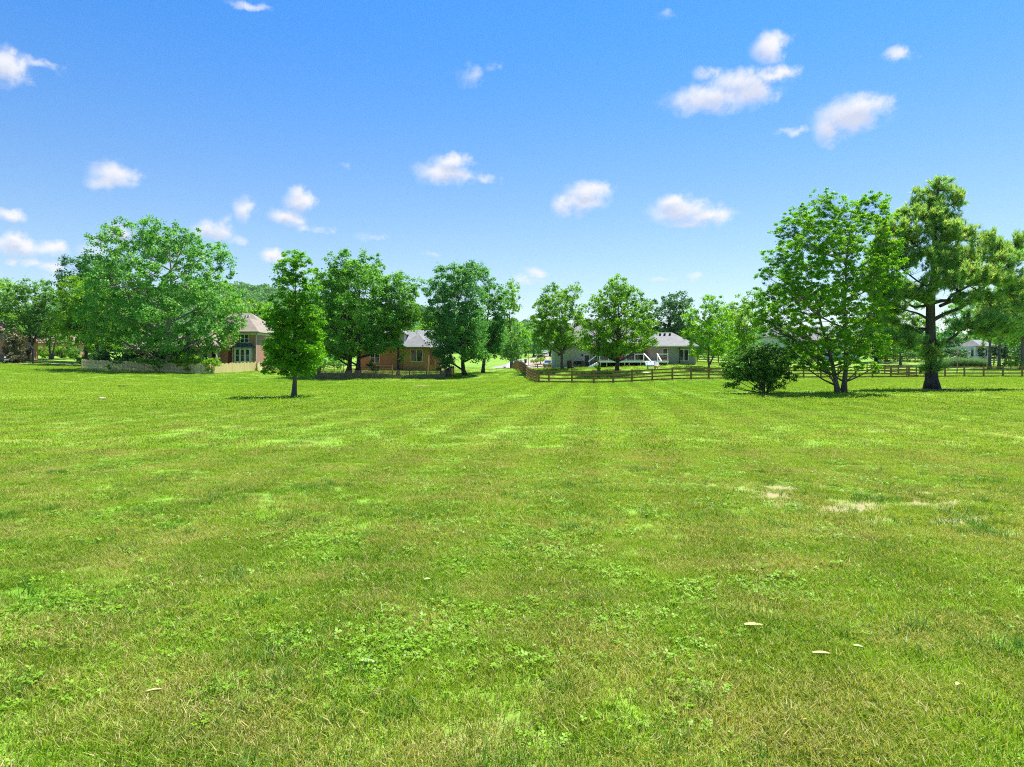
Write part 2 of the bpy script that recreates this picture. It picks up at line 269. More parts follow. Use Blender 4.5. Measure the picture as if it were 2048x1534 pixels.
M = dict(
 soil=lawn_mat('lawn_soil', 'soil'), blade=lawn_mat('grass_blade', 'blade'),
 clover=leafmat('clover_leaf', (.125, .29, .010), (.225, .40, .02), .35, nscale=2.0),
 coarse=leafmat('coarse_grass', (.05, .15, .012), (.12, .27, .03), .35, nscale=2.0),
 bark=simple('bark_grey', (.16, .14, .115), (.07, .06, .05), 2.2, .95, (3, 3, .5), bump=.5),
 bark_dark=simple('bark_dark', (.085, .07, .06), (.035, .03, .028), 2.2, .95, (3, 3, .5), bump=.6),
 bark_pale=simple('bark_pale', (.30, .27, .22), (.14, .12, .10), 2.2, .95, (2, 2, .6), bump=.3),
 twig=simple('bare_twig', (.46, .38, .28), (.25, .2, .15), 3, .9),
 maple=leafmat('maple_leaf', (0.054, 0.216, 0.008), (.18, .42, .012), 0.60),
 mapleA=leafmat('broad_maple_leaf', (0.06, 0.23, 0.036), (.19, .42, .04), 0.57),
 mapleB=leafmat('silver_maple_leaf', (0.041, 0.189, 0.061), (.14, .35, .06), 0.55),
 oak=leafmat('oak_leaf', (0.068, 0.230, 0.014), (.21, .41, .015), 0.60),
 syc=leafmat('sycamore_leaf', (0.068, 0.257, 0.041), (.17, .41, .06), 0.55, rough=.45, third=((.27, .46, .13), .8)),
 lime=leafmat('fresh_leaf', (.09, .24, .008), (.22, .42, .015), 0.60),
 elm=leafmat('elm_leaf', (0.081, 0.284, 0.008), (.24, .47, .012), 0.60),
 locust=leafmat('locust_leaf', (0.068, 0.216, 0.034), (.15, .32, .06), 0.58),
 shrubdark=leafmat('dark_shrub_leaf', (0.041, 0.149, 0.016), (.10, .25, .02), 0.45),
 dark=leafmat('dark_leaf', (0.027, 0.115, 0.027), (.07, .20, .035), 0.45),
 pine=leafmat('pine_needle', (.11, .31, .09), (.34, .54, .16), 0.60, third=((.44, .50, .15), .7)),
 pine2=leafmat('yellow_pine_needle', (.14, .26, .03), (.32, .44, .09), 0.45),
 magn=leafmat('magnolia_leaf', (.06, .075, .03), (.16, .17, .07), .2, third=((.24, .18, .10), .8)),
 arbor=leafmat('arborvitae_leaf', (.01, .045, .014), (.03, .09, .025), .2),
 plume=leafmat('plume_grass_blade', (.06, .16, .06), (.17, .30, .12), .35),
 wood_f=leafmat('far_wood_leaf', (.05, .19, .04), (.18, .40, .07), .4, nscale=.02),  # lightened leaf tone: part of the distance haze is in the colour
 fence_tan=simple('weathered_fence', (.80, .63, .30), (.62, .49, .24), 1.2, .9, (5, 5, .6)),
 fence_brown=simple('stained_board', (.28, .145, .05), (.175, .095, .038), 1.5, .85, (1, 1, 4)),
 picket=simple('brown_picket', (.27, .15, .09), (.18, .105, .065), 2, .85, (4, 4, .7)),
 cedar=simple('cedar_timber', (.45, .22, .10), (.3, .15, .07), 2, .8, (3, 3, .6)),
 brickr=brick('red_brick', (.50, .20, .10), (.40, .165, .09), (.4, .3, .24)),
 brickd=brick('brown_brick', (.46, .20, .115), (.37, .16, .095), (.36, .27, .2)),
 shin_tan=courses('tan_shingle', (.25, .21, .165), (.19, .16, .13), .2),
 shin_gray=courses('grey_shingle', (.22, .225, .235), (.16, .165, .175), .2),
 shin_slate=courses('slate_shingle', (.20, .205, .20), (.145, .15, .15), .2),
 shin_dark=courses('dark_shingle', (.06, .075, .085), (.04, .05, .055), .2),
 shin_brown=courses('brown_shingle', (.30, .20, .145), (.22, .15, .11), .2),
 siding_w=courses('white_siding', (.56, .58, .58), (.5, .52, .52), .2, .6),
 siding_c=courses('cream_siding', (.55, .53, .45), (.5, .48, .4), .2, .6),
 stucco=simple('grey_stucco', (.33, .335, .32), (.27, .275, .265), 1.5, .9),
 stucco_l=simple('pale_stucco', (.40, .41, .38), (.35, .36, .335), 1.5, .9),
 white=simple('white_paint', (.66, .67, .66), (.6, .61, .6), 2, .5),
 trim=simple('pale_green_trim', (.50, .56, .48), (.44, .5, .42), 2, .5),
 rail_white=simple('bright_white_paint', (.88, .89, .88), (.82, .83, .82), 2, .5),
 cream=simple('cream_paint', (.62, .59, .45), (.55, .52, .4), 2, .5),
 pane=glass('window_glass'), carglass=glass('car_glass', (.03, .055, .07)),
 metal=simple('brushed_metal', (.5, .52, .55), (.4, .42, .45), 5, .35, metal=.8),
 black=simple('black_plastic', (.02, .02, .022), (.012, .012, .013), 4, .5),
 silver=simple('silver_paint', (.52, .54, .56), (.48, .5, .52), 5, .25, metal=.3),
 whitecar=simple('white_car_paint', (.75, .76, .77), (.7, .71, .72), 5, .25),
 blackcar=simple('black_car_paint', (.012, .013, .016), (.01, .01, .012), 5, .2, spec=.6),
 rubber=simple('tyre_rubber', (.025, .025, .025), (.015, .015, .015), 8, .9),
 lampred=simple('tail_lamp', (.35, .02, .02), (.3, .015, .015), 8, .3),
 lampw=simple('clear_lamp', (.75, .77, .8), (.65, .67, .7), 8, .2),
 concrete=simple('pale_concrete', (.36, .325, .285), (.29, .265, .235), .8, .9),
 gravel=simple('tan_gravel', (.34, .27, .195), (.25, .2, .145), 3, .95, detail=8),
 asphalt=simple('grey_drive', (.26, .245, .235), (.2, .19, .185), 2, .95),
 mulch=simple('bark_mulch', (.10, .065, .04), (.06, .04, .028), 6, .95),
 dirt=simple('bare_dirt', (.38, .29, .19), (.28, .215, .14), 3, .95),
 stone=simple('pale_stone', (.6, .55, .5), (.45, .41, .37), 6, .9),
 husk=simple('dry_husk', (.42, .38, .15), (.33, .3, .1), 14, .6, (1, 6, 1)),
 huskg=simple('pale_green_leaf', (.26, .36, .11), (.2, .3, .08), 14, .6, (1, 6, 1)),
 blue=simple('blue_plastic', (.03, .16, .55), (.025, .13, .45), 4, .4), teal=simple('teal_plastic', (.06, .5, .5), (.05, .4, .4), 4, .4),
 orange=simple('orange_fabric', (.7, .3, .1), (.6, .25, .08), 4, .7), redp=simple('red_plastic', (.45, .06, .05), (.35, .05, .04), 4, .5),
 rust=simple('rusty_barrel', (.14, .08, .055), (.09, .055, .04), 4, .8), navy=simple('navy_plastic', (.02, .03, .06), (.015, .02, .04), 4, .5),
 cushion=simple('red_cushion', (.25, .05, .045), (.2, .04, .04), 4, .9),
 terra=simple('terracotta', (.40, .17, .10), (.3, .13, .08), 4, .9))

# ------------------------------------------------------------------ helpers: mesh and object building
def link_mesh(name, me, mat, parent=None, loc=None):
    o = bpy.data.objects.new(name, me); COL.objects.link(o)
    if mat is not None and not me.materials: me.materials.append(mat)
    if parent is not None: o.parent = parent
    if loc is not None: o.location = loc
    return o
def quads_mesh(name, V, nq, rnd=None, per=4):
    me = bpy.data.meshes.new(name); nv = len(V)
    me.vertices.add(nv); me.vertices.foreach_set('co', np.ascontiguousarray(V, dtype=np.float32).ravel())
    me.loops.add(nq * per); me.loops.foreach_set('vertex_index', np.arange(nq * per, dtype=np.int32))
    me.polygons.add(nq); me.polygons.foreach_set('loop_start', np.arange(0, nq * per, per, dtype=np.int32))
    try: me.polygons.foreach_set('loop_total', np.full(nq, per, dtype=np.int32))
    except Exception: pass
    me.update(calc_edges=True)
    if rnd is not None:
        a = me.attributes.new('rnd', 'FLOAT', 'POINT'); a.data.foreach_set('value', np.repeat(rnd, per).astype(np.float32))
    return me
class MB:
    def __init__(s): s.v = []; s.f = []; s.smooth = False
    def quad(s, *pts):
        i = len(s.v); s.v += [tuple(p) for p in pts]; s.f.append(tuple(range(i, i + len(pts)))); return s
    def box(s, x0, x1, y0, y1, z0, z1, rz=0, c=(0, 0)):
        i = len(s.v)
        for z in (z0, z1):
            for x, y in ((x0, y0), (x1, y0), (x1, y1), (x0, y1)):
                if rz:
                    dx, dy = x - c[0], y - c[1]; x, y = c[0] + dx * math.cos(rz) - dy * math.sin(rz), c[1] + dx * math.sin(rz) + dy * math.cos(rz)
                s.v.append((x, y, z))
        for q in ((3, 2, 1, 0), (4, 5, 6, 7), (0, 1, 5, 4), (1, 2, 6, 5), (2, 3, 7, 6), (3, 0, 4, 7)): s.f.append(tuple(i + k for k in q))
        return s
    def bar(s, a, b, w, h):           # a board from a to b: w across, h upright
        a = np.array(a, float); b = np.array(b, float); t = b - a; t /= np.linalg.norm(t)
        sd = np.cross(t, (0, 0, 1.0))
        if np.linalg.norm(sd) < 1e-6: sd = np.array((1.0, 0, 0))
        sd /= np.linalg.norm(sd); up = np.cross(sd, t); i = len(s.v)
        for p in (a, b):
            for u, v in ((-1, -1), (1, -1), (1, 1), (-1, 1)): s.v.append(tuple(p + sd * u * w / 2 + up * v * h / 2))
        for q in ((0, 1, 2, 3), (7, 6, 5, 4), (0, 4, 5, 1), (1, 5, 6, 2), (2, 6, 7, 3), (3, 7, 4, 0)): s.f.append(tuple(i + k for k in q))
        return s
    def tube(s, pts, rad, n=6, cap=True):
        pts = [np.array(p, float) for p in pts]; k = len(pts); i0 = len(s.v)
        for j in range(k):
            t = pts[min(j + 1, k - 1)] - pts[max(j - 1, 0)]; t /= (np.linalg.norm(t) + 1e-9)
            a = np.cross(t, (0.13, .97, .2)); a /= (np.linalg.norm(a) + 1e-9); b = np.cross(t, a)
            for q in range(n):
                an = 2 * math.pi * q / n; s.v.append(tuple(pts[j] + (a * math.cos(an) + b * math.sin(an)) * rad[j]))
        for j in range(k - 1):
            for q in range(n):
                q2 = (q + 1) % n; s.f.append((i0 + j * n + q, i0 + j * n + q2, i0 + (j + 1) * n + q2, i0 + (j + 1) * n + q))
        if cap: s.f.append(tuple(i0 + q for q in range(n))[::-1]); s.f.append(tuple(i0 + (k - 1) * n + q for q in range(n)))
        return s
    def prism(s, poly, x0, x1):       # poly in (y, z), extruded along x
        i = len(s.v); n = len(poly)
        for x in (x0, x1): s.v += [(x, p[0], p[1]) for p in poly]
        s.f.append(tuple(range(i, i + n))); s.f.append(tuple(range(i + n, i + 2 * n))[::-1])
        for k in range(n): s.f.append((i + k, i + n + k, i + n + (k + 1) % n, i + (k + 1) % n))
        return s
    def hip(s, x0, x1, y0, y1, ze, zr, rx0, rx1, ry0, ry1, th=.18):   # hip roof: eaves rectangle, ridge from (rx0,ry0) to (rx1,ry1)
        e = [(x0, y0, ze), (x1, y0, ze), (x1, y1, ze), (x0, y1, ze)]; lo = [(a, b, c - th) for a, b, c in e]
        if rx0 == rx1: r0, r1 = (rx0, ry0, zr), (rx1, ry1, zr); tops = [(e[0], e[1], r0), (e[1], e[2], r1, r0), (e[2], e[3], r1), (e[3], e[0], r0, r1)]
        else: r0, r1 = (rx0, ry0, zr), (rx1, ry1, zr); tops = [(e[0], e[1], r1, r0), (e[1], e[2], r1), (e[2], e[3], r0, r1), (e[3], e[0], r0)]
        for t in tops: s.quad(*t)
        for k in range(4): s.quad(lo[k], lo[(k + 1) % 4], e[(k + 1) % 4], e[k])
        s.quad(*lo[::-1]); return s
    def lathe(s, prof, n=12, c=(0, 0)):
        i0 = len(s.v)
        for r, z in prof:
            for q in range(n): an = 2 * math.pi * q / n; s.v.append((c[0] + r * math.cos(an), c[1] + r * math.sin(an), z))
        for j in range(len(prof) - 1):
            for q in range(n): q2 = (q + 1) % n; s.f.append((i0 + j * n + q, i0 + j * n + q2, i0 + (j + 1) * n + q2, i0 + (j + 1) * n + q))
        s.f.append(tuple(i0 + q for q in range(n))[::-1]); s.f.append(tuple(i0 + (len(prof) - 1) * n + q for q in range(n))); return s
    def build(s, name, mat, parent=None, bevel=0, smooth=False, loc=None):
        me = bpy.data.meshes.new(name); me.from_pydata(s.v, [], s.f); me.update()
        if smooth: me.polygons.foreach_set('use_smooth', [True] * len(me.polygons))
        o = link_mesh(name, me, mat, parent, loc)
        if bevel:
            b = o.modifiers.new('bevel', 'BEVEL'); b.width = bevel; b.segments = 2; b.limit_method = 'ANGLE'
        return o
def tag(o, label, cat, group=None):
    o['label'] = label; o['category'] = cat
    if group: o['group'] = group
    return o
def thing(name, label, cat, loc, rz=0.0, group=None):
    o = bpy.data.objects.new(name, None); COL.objects.link(o); o.location = loc; o.rotation_euler = (0, 0, rz); o.empty_display_size = .3
    return tag(o, label, cat, group)
def at(px, d, dz=0.0):
    x = PX(px, d); return (x, d, G(x, d) + dz)
def structure(o, kind='structure'): o['kind'] = kind; return o

# ------------------------------------------------------------------ ground sheet
def lines(lo, hi, a, b, step):
    v = list(np.arange(a, b + 1e-6, step)); s = step; t = b
    while t < hi: s *= 1.35; t = min(hi, t + s); v.append(t)
    s = step; t = a
    while t > lo: s *= 1.35; t = max(lo, t - s); v.insert(0, t)
    return np.array(v)
def bare_mask(x, y):                 # the thin worn strip on the right of the field, and a few scuffs
    m = np.exp(-(np.clip(np.abs(x - 7.6) - 3.0, 0, None) / 1.0) ** 2 - ((y - 10.5 + .42 * (x - 6)) / 1.45) ** 2)
    m = np.clip(m * 1.8, 0, 1) * np.clip((fbm(x * 3.2 + 5, y * 3.8, 5) - .37) * 5, .08, .95)
    for (px, py, r) in ((1800, 1385, .28), (1915, 1180, .3), (1545, 1240, .32), (1240, 1120, .3), (950, 1480, .25), (640, 1420, .2)):
        d = F * CZ / (py - HY); cx = PX(px, d)
        m = np.maximum(m, .5 * np.exp(-((x - cx) ** 2 + (y - d) ** 2) / r ** 2) * np.clip((fbm(x * 4, y * 4, 3) - .3) * 4, 0, 1))
    return m
gx = np.unique(np.r_[lines(-2200, 2200, -150, 150, 2.5), np.arange(-3, 15.1, .25)]); gy = np.unique(np.r_[lines(-300, 2400, -20, 260, 2.5), np.arange(2.5, 16.1, .25)])
GX, GY = np.meshgrid(gx, gy); GZ = G(GX, GY)
nx, ny = len(gx), len(gy)
me = bpy.data.meshes.new('ground'); idx = np.arange(nx * ny).reshape(ny, nx)
fq = np.stack([idx[:-1, :-1], idx[:-1, 1:], idx[1:, 1:], idx[1:, :-1]], -1).reshape(-1, 4)
me.from_pydata(np.stack([GX, GY, GZ], -1).reshape(-1, 3).tolist(), [], fq.tolist()); me.update()
me.polygons.foreach_set('use_smooth', [True] * len(me.polygons))
a = me.attributes.new('bare', 'FLOAT', 'POINT'); a.data.foreach_set('value', bare_mask(GX, GY).ravel().astype(np.float32))
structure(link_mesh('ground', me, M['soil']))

def strip(name, pts, width, mat, dz=.05, n=40, sub=5):
    P = np.array(pts, float); t = np.linspace(0, len(P) - 1, n); cx = np.interp(t, range(len(P)), P[:, 0]); cy = np.interp(t, range(len(P)), P[:, 1])
    tx = np.gradient(cx); ty = np.gradient(cy); l = np.hypot(tx, ty); tx /= l; ty /= l
    mb = MB(); W = np.interp(t, range(len(P)), width if hasattr(width, '__len__') else [width] * len(P))
    for i in range(n):
        for j in range(sub + 1):
            o = (j / sub - .5) * W[i]; x, y = cx[i] - ty[i] * o, cy[i] + tx[i] * o; mb.v.append((x, y, G(x, y) + dz))
    for i in range(n - 1):
        for j in range(sub): k = i * (sub + 1) + j; mb.f.append((k, k + 1, k + sub + 2, k + sub + 1))
    return structure(mb.build(name, mat))
def pd(px, d): return (PX(px, d), d)
strip('road', [(-170, 112), pd(-40, 115.5), pd(80, 116.5), pd(165, 119), pd(240, 123)], 4.2, M['concrete'])
strip('driveway', [pd(890, 119), pd(930, 124), pd(960, 131), pd(990, 146), pd(1035, 165), pd(1050, 190)], [3.5, 4, 5, 6, 6, 6], M['asphalt'])
strip('gravel_drive', [pd(1112, 139), pd(1085, 150), pd(1070, 170), pd(1082, 200), pd(1090, 232), pd(1095, 260)], [6, 7, 6, 5, 5, 5], M['gravel'], dz=.07)
strip('lane', [pd(1120, 143), pd(1070, 144), pd(1040, 152), pd(1035, 168)], [5, 5.5, 6, 5], M['concrete'], dz=.09)

# ------------------------------------------------------------------ the hill and its woods (far off)
CREST = [(-600, 650), (0, 622), (200, 592), (380, 568), (480, 568), (545, 574), (600, 585), (700, 598), (860, 618), (1000, 636), (1150, 648), (1400, 656), (1800, 662), (2300, 664), (2800, 676)]
def hill_h(x, y):
    px = CX + x / np.maximum(y, 1) * F; cy = np.interp(px, [c[0] for c in CREST], [c[1] for c in CREST])
    top = (HY - cy) / F * 1150 - 24; t = np.clip((y - 520) / 630, 0, 1); s = t * t * (3 - 2 * t)
    back = np.clip((y - 1150) / 900, 0, 1)
    return 3.0 + top * s * (1 - .5 * back) + 5 * (fbm(x / 90, y / 90, 3) - .5) * s
hx = np.linspace(-1300, 1500, 113); hy = np.linspace(500, 2050, 63); HX, HYY = np.meshgrid(hx, hy); HZ = hill_h(HX, HYY); HZ[0] -= 6
me = bpy.data.meshes.new('hill'); idx = np.arange(len(hx) * len(hy)).reshape(len(hy), len(hx))
fq = np.stack([idx[:-1, :-1], idx[:-1, 1:], idx[1:, 1:], idx[1:, :-1]], -1).reshape(-1, 4)
me.from_pydata(np.stack([HX, HYY, HZ], -1).reshape(-1, 3).tolist(), [], fq.tolist()); me.update(); me.polygons.foreach_set('use_smooth', [True] * len(me.polygons))
M['hillfloor'] = simple('wooded_floor', (.05, .13, .03), (.03, .08, .02), .05, .95)
structure(link_mesh('hill', me, M['hillfloor']))

def leaf_quads(C, Nn, size, aspect=.7):
    n = len(C); r = rng.normal(size=(n, 3)); u = np.cross(Nn, r); u /= np.linalg.norm(u, axis=1)[:, None] + 1e-9; v = np.cross(Nn, u)
    u = u * (size * .5)[:, None]; v = v * (size * .5 * aspect)[:, None]
    return np.stack([C - u, C + v - u * .1, C + u, C - v - u * .1], 1).reshape(-1, 3)
def unit(v): return v / (np.linalg.norm(v, axis=1)[:, None] + 1e-9)
def scatter(name, pts, rot, scl, idx, protos):
    """one object of stuff: proto meshes set on points by geometry nodes"""
    pc = bpy.data.collections.new(name + '_pieces')
    for i, (me, mat) in enumerate(protos):
        o = bpy.data.objects.new('%s_piece_%02d' % (name, i), me)
        if not me.materials: me.materials.append(mat)
        pc.objects.link(o)
    me = bpy.data.meshes.new(name); n = len(pts); me.vertices.add(n); me.vertices.foreach_set('co', np.asarray(pts, np.float32).ravel())
    a = me.attributes.new('rot', 'FLOAT_VECTOR', 'POINT'); a.data.foreach_set('vector', np.asarray(rot, np.float32).ravel())
    a = me.attributes.new('scl', 'FLOAT_VECTOR', 'POINT'); a.data.foreach_set('vector', np.asarray(scl, np.float32).ravel())
    a = me.attributes.new('pick', 'INT', 'POINT'); a.data.foreach_set('value', np.asarray(idx, np.int32))
    o = bpy.data.objects.new(name, me); COL.objects.link(o)
    g = bpy.data.node_groups.new(name + '_scatter', 'GeometryNodeTree')
    g.interface.new_socket('Geometry', in_out='INPUT', socket_type='NodeSocketGeometry'); g.interface.new_socket('Geometry', in_out='OUTPUT', socket_type='NodeSocketGeometry')
    gi, go = N(g, 'NodeGroupInput'), N(g, 'NodeGroupOutput'); ip = N(g, 'GeometryNodeInstanceOnPoints'); ci = N(g, 'GeometryNodeCollectionInfo')
    ci.inputs['Collection'].default_value = pc; ci.inputs['Separate Children'].default_value = True; ci.inputs['Reset Children'].default_value = True
    L(g, gi.outputs[0], ip.inputs['Points']); L(g, ci.outputs[0], ip.inputs['Instance']); ip.inputs['Pick Instance'].default_value = True
    for nm, ty, sk in (('pick', 'INT', 'Instance Index'), ('rot', 'FLOAT_VECTOR', 'Rotation'), ('scl', 'FLOAT_VECTOR', 'Scale')):
        na = N(g, 'GeometryNodeInputNamedAttribute', data_type=ty); na.inputs['Name'].default_value = nm; L(g, na.outputs['Attribute'], ip.inputs[sk])
    L(g, ip.outputs[0], go.inputs[0]); md = o.modifiers.new('scatter', 'NODES'); md.node_group = g
    o['kind'] = 'stuff'; return o
def far_crown(seed, n=420):
    r = np.random.default_rng(seed); k = 9; cs = r.normal(size=(k, 3)) * (.33, .33, .22) + (0, 0, .62); cr = r.uniform(.25, .42, k)
    w = r.integers(0, k, n); d = unit(r.normal(size=(n, 3))); d[:, 2] = np.abs(d[:, 2]) * 1.1 - .25; C = cs[w] + d * (cr[w] * r.uniform(.8, 1.05, n))[:, None]
    Nn = unit(d + r.normal(size=(n, 3)) * .45); return quads_mesh('far_crown', leaf_quads(C, Nn, r.uniform(.11, .19, n), .8), n, r.random(n))
fx = []; 
for _ in range(6500):
    y = 520 + 800 * rng.random() ** .8; px = rng.uniform(-150, 2200)
    if px > 1150 and rng.random() < .35: continue
    fx.append((PX(px, y), y))
fx = np.array(fx); fz = hill_h(fx[:, 0], fx[:, 1]) - 1.0; n = len(fx)
fs = rng.uniform(9, 15, n) * (1 + .35 * (fx[:, 1] > 1050)); 
o = scatter('woodland', np.c_[fx, fz], np.c_[np.zeros(n), np.zeros(n), rng.uniform(0, 6.28, n)], np.c_[fs, fs, fs * rng.uniform(.8, 1.15, n)], rng.integers(0, 5, n),
        [(far_crown(100 + i), M['wood_f']) for i in range(5)])
o['label'] = 'hazy green wood covering the distant hill'

# ------------------------------------------------------------------ lawn grass (stuff)
def tuft(seed, nb, rad, h, w, bend=.5, spread=1.0):
    r = np.random.default_rng(seed); V = []; rn = .48 + spread * (r.random(nb) - .48)
    an = r.uniform(0, 6.28, nb); rr = rad * np.sqrt(r.random(nb)); bx, by = rr * np.cos(an), rr * np.sin(an)
    hh = h * r.uniform(.5, 1.25, nb); fa = r.uniform(0, 6.28, nb); ln = hh * bend * r.uniform(.2, 1.8, nb); la = r.uniform(0, 6.28, nb)
    ww = w * r.uniform(.7, 1.3, nb) * .5; ux, uy = np.cos(fa) * ww, np.sin(fa) * ww; z = np.zeros(nb)
    b0 = np.c_[bx - ux, by - uy, z - .01]; b1 = np.c_[bx + ux, by + uy, z - .01]
    mx, my = bx + .35 * ln * np.cos(la), by + .35 * ln * np.sin(la); m0 = np.c_[mx - ux * .8, my - uy * .8, hh * .6]; m1 = np.c_[mx + ux * .8, my + uy * .8, hh * .6]
    tx, ty = bx + ln * np.cos(la), by + ln * np.sin(la); t0 = np.c_[tx - ux * .15, ty - uy * .15, hh]; t1 = np.c_[tx + ux * .15, ty + uy * .15, hh]
    V = np.stack([b0, b1, m1, m0, m0, m1, t1, t0], 1).reshape(-1, 3)
    return quads_mesh('tuft', V, nb * 2, np.repeat(rn, 2))
def clover(seed, n=24, rad=.16, r0=.0095):
    r = np.random.default_rng(seed); V = []; rn = []
    for i in range(n):
        a = r.uniform(0, 6.28); q = rad * math.sqrt(r.random()); h = r.uniform(.018, .044); tl = r.normal(size=2) * .35; c = np.array((q * math.cos(a), q * math.sin(a), h)); a0 = r.uniform(0, 6.28); s = r0 * r.uniform(.7, 1.35)
        for k in range(3):
            b = a0 + k * 2.094; d = np.array((math.cos(b), math.sin(b), .15)); e = np.array((-math.sin(b), math.cos(b), 0))
            pts = [c, c + d * s * 1.1 + e * s * .75, c + d * s * 1.9, c + d * s * 1.1 - e * s * .75]
            V += [p + np.array((0, 0, (p[0] - c[0]) * tl[0] + (p[1] - c[1]) * tl[1])) for p in pts]; rn.append(r.random())
    return quads_mesh('clover', np.array(V), n * 3, np.array(rn))
protos = [(tuft(i, 190, .17, .045, .0047, .7), M['blade']) for i in range(6)] + [(tuft(20 + i, 90, .36, .052, .012, .9, .85), M['blade']) for i in range(4)] + \
         [(tuft(40 + i, 95, .8, .055, .026, 1.0, .45), M['blade']) for i in range(3)]
pts, rots, scs, ids = [], [], [], []
def band(d0, d1, dens, lo, hi, s0, s1, fade=0):
    area = .5 * 1.75 * (d1 ** 2 - d0 ** 2); n = int(area * dens); y = np.sqrt(rng.uniform(d0 ** 2, d1 ** 2, n)); x = (rng.uniform(-.875, .875, n)) * y + rng.uniform(-1.5, 1.5, n)
    keep = rng.random(n) > bare_mask(x, y) * .95
    thin = fbm(x * .9 + 3, y * .9, 3); keep &= rng.random(n) < .55 + 1.1 * np.clip(thin - .25, 0, 1)
    if fade: keep &= rng.random(n) < np.clip((d1 - y) / fade, 0, 1)
    x, y = x[keep], y[keep]; n = len(x); s = rng.uniform(s0, s1, n) * (.7 + .7 * fbm(x * .7, y * .7 + 9, 3))
    pts.append(np.c_[x, y, G(x, y)]); rots.append(np.c_[rng.normal(0, .08, n), rng.normal(0, .08, n), rng.uniform(0, 6.28, n)]); scs.append(np.c_[s * 1.1, s * 1.1, s]); ids.append(rng.integers(lo, hi, n))
band(2.2, 9, 95, 0, 6, .8, 1.25); band(9, 17, 48, 0, 6, .9, 1.3); band(15, 40, 13, 6, 10, .8, 1.2, 8); band(30, 125, 2.6, 10, 13, .8, 1.2, 25)
P = np.vstack(pts); print('grass tufts', len(P))
scatter('grass', P, np.vstack(rots), np.vstack(scs), np.concatenate(ids), protos)['label'] = 'mown lawn grass with dry straw patches'
# clover and coarse tufts in patches
n = 16000; y = np.sqrt(rng.uniform(3 ** 2, 16 ** 2, n)); x = rng.uniform(-.85, .85, n) * y
pxx = CX + x / y * F; pyy = HY + CZ / y * F
zone = np.exp(-(((pxx - 650) / 900) ** 2 + ((pyy - 1230) / 190) ** 2)) + .5 * np.exp(-(((pxx - 1500) / 350) ** 2 + ((pyy - 1130) / 90) ** 2)) + .35 * np.exp(-(((pyy - 930) / 60) ** 2))
keep = rng.random(n) < np.clip((fbm(x * 1.1 + 1.5, y * 1.1 + 2.5, 5) - .44) * 3.2, .06, .68) * np.clip(zone, .06, 1)
x, y = x[keep], y[keep]; n = len(x); s = rng.uniform(.8, 1.5, n); print('clover', n)
scatter('clover', np.c_[x, y, G(x, y)], np.c_[rng.normal(0, .1, n), rng.normal(0, .1, n), rng.uniform(0, 6.28, n)], np.c_[s, s, s * .95], rng.integers(0, 5, n),
        [(clover(60 + i), M['clover']) for i in range(5)])['label'] = 'bright green clover patches in the near lawn'
n = 5000; y = np.sqrt(rng.uniform(2.5 ** 2, 14 ** 2, n)); x = rng.uniform(-.85, .85, n) * y
keep = rng.random(n) < np.clip(np.maximum((fbm(x * 1.1 + 11, y * 1.1 + 5, 4) - .55) * 6, .35 * np.exp(-((x - 7) / 3.5) ** 2 - ((y - 11.2 + .5 * (x - 5.5)) / 1.6) ** 2)), .015, 1)
x, y = x[keep], y[keep]; n = len(x); s = rng.uniform(.6, 1.2, n)
scatter('coarse_grass', np.c_[x, y, G(x, y)], np.c_[rng.normal(0, .1, n), rng.normal(0, .1, n), rng.uniform(0, 6.28, n)], np.c_[s, s, s], rng.integers(0, 4, n),
        [(tuft(80 + i, 26, .1, .10, .007, .8), M['coarse']) for i in range(4)])['label'] = 'coarse darker grass tufts scattered through the near lawn'

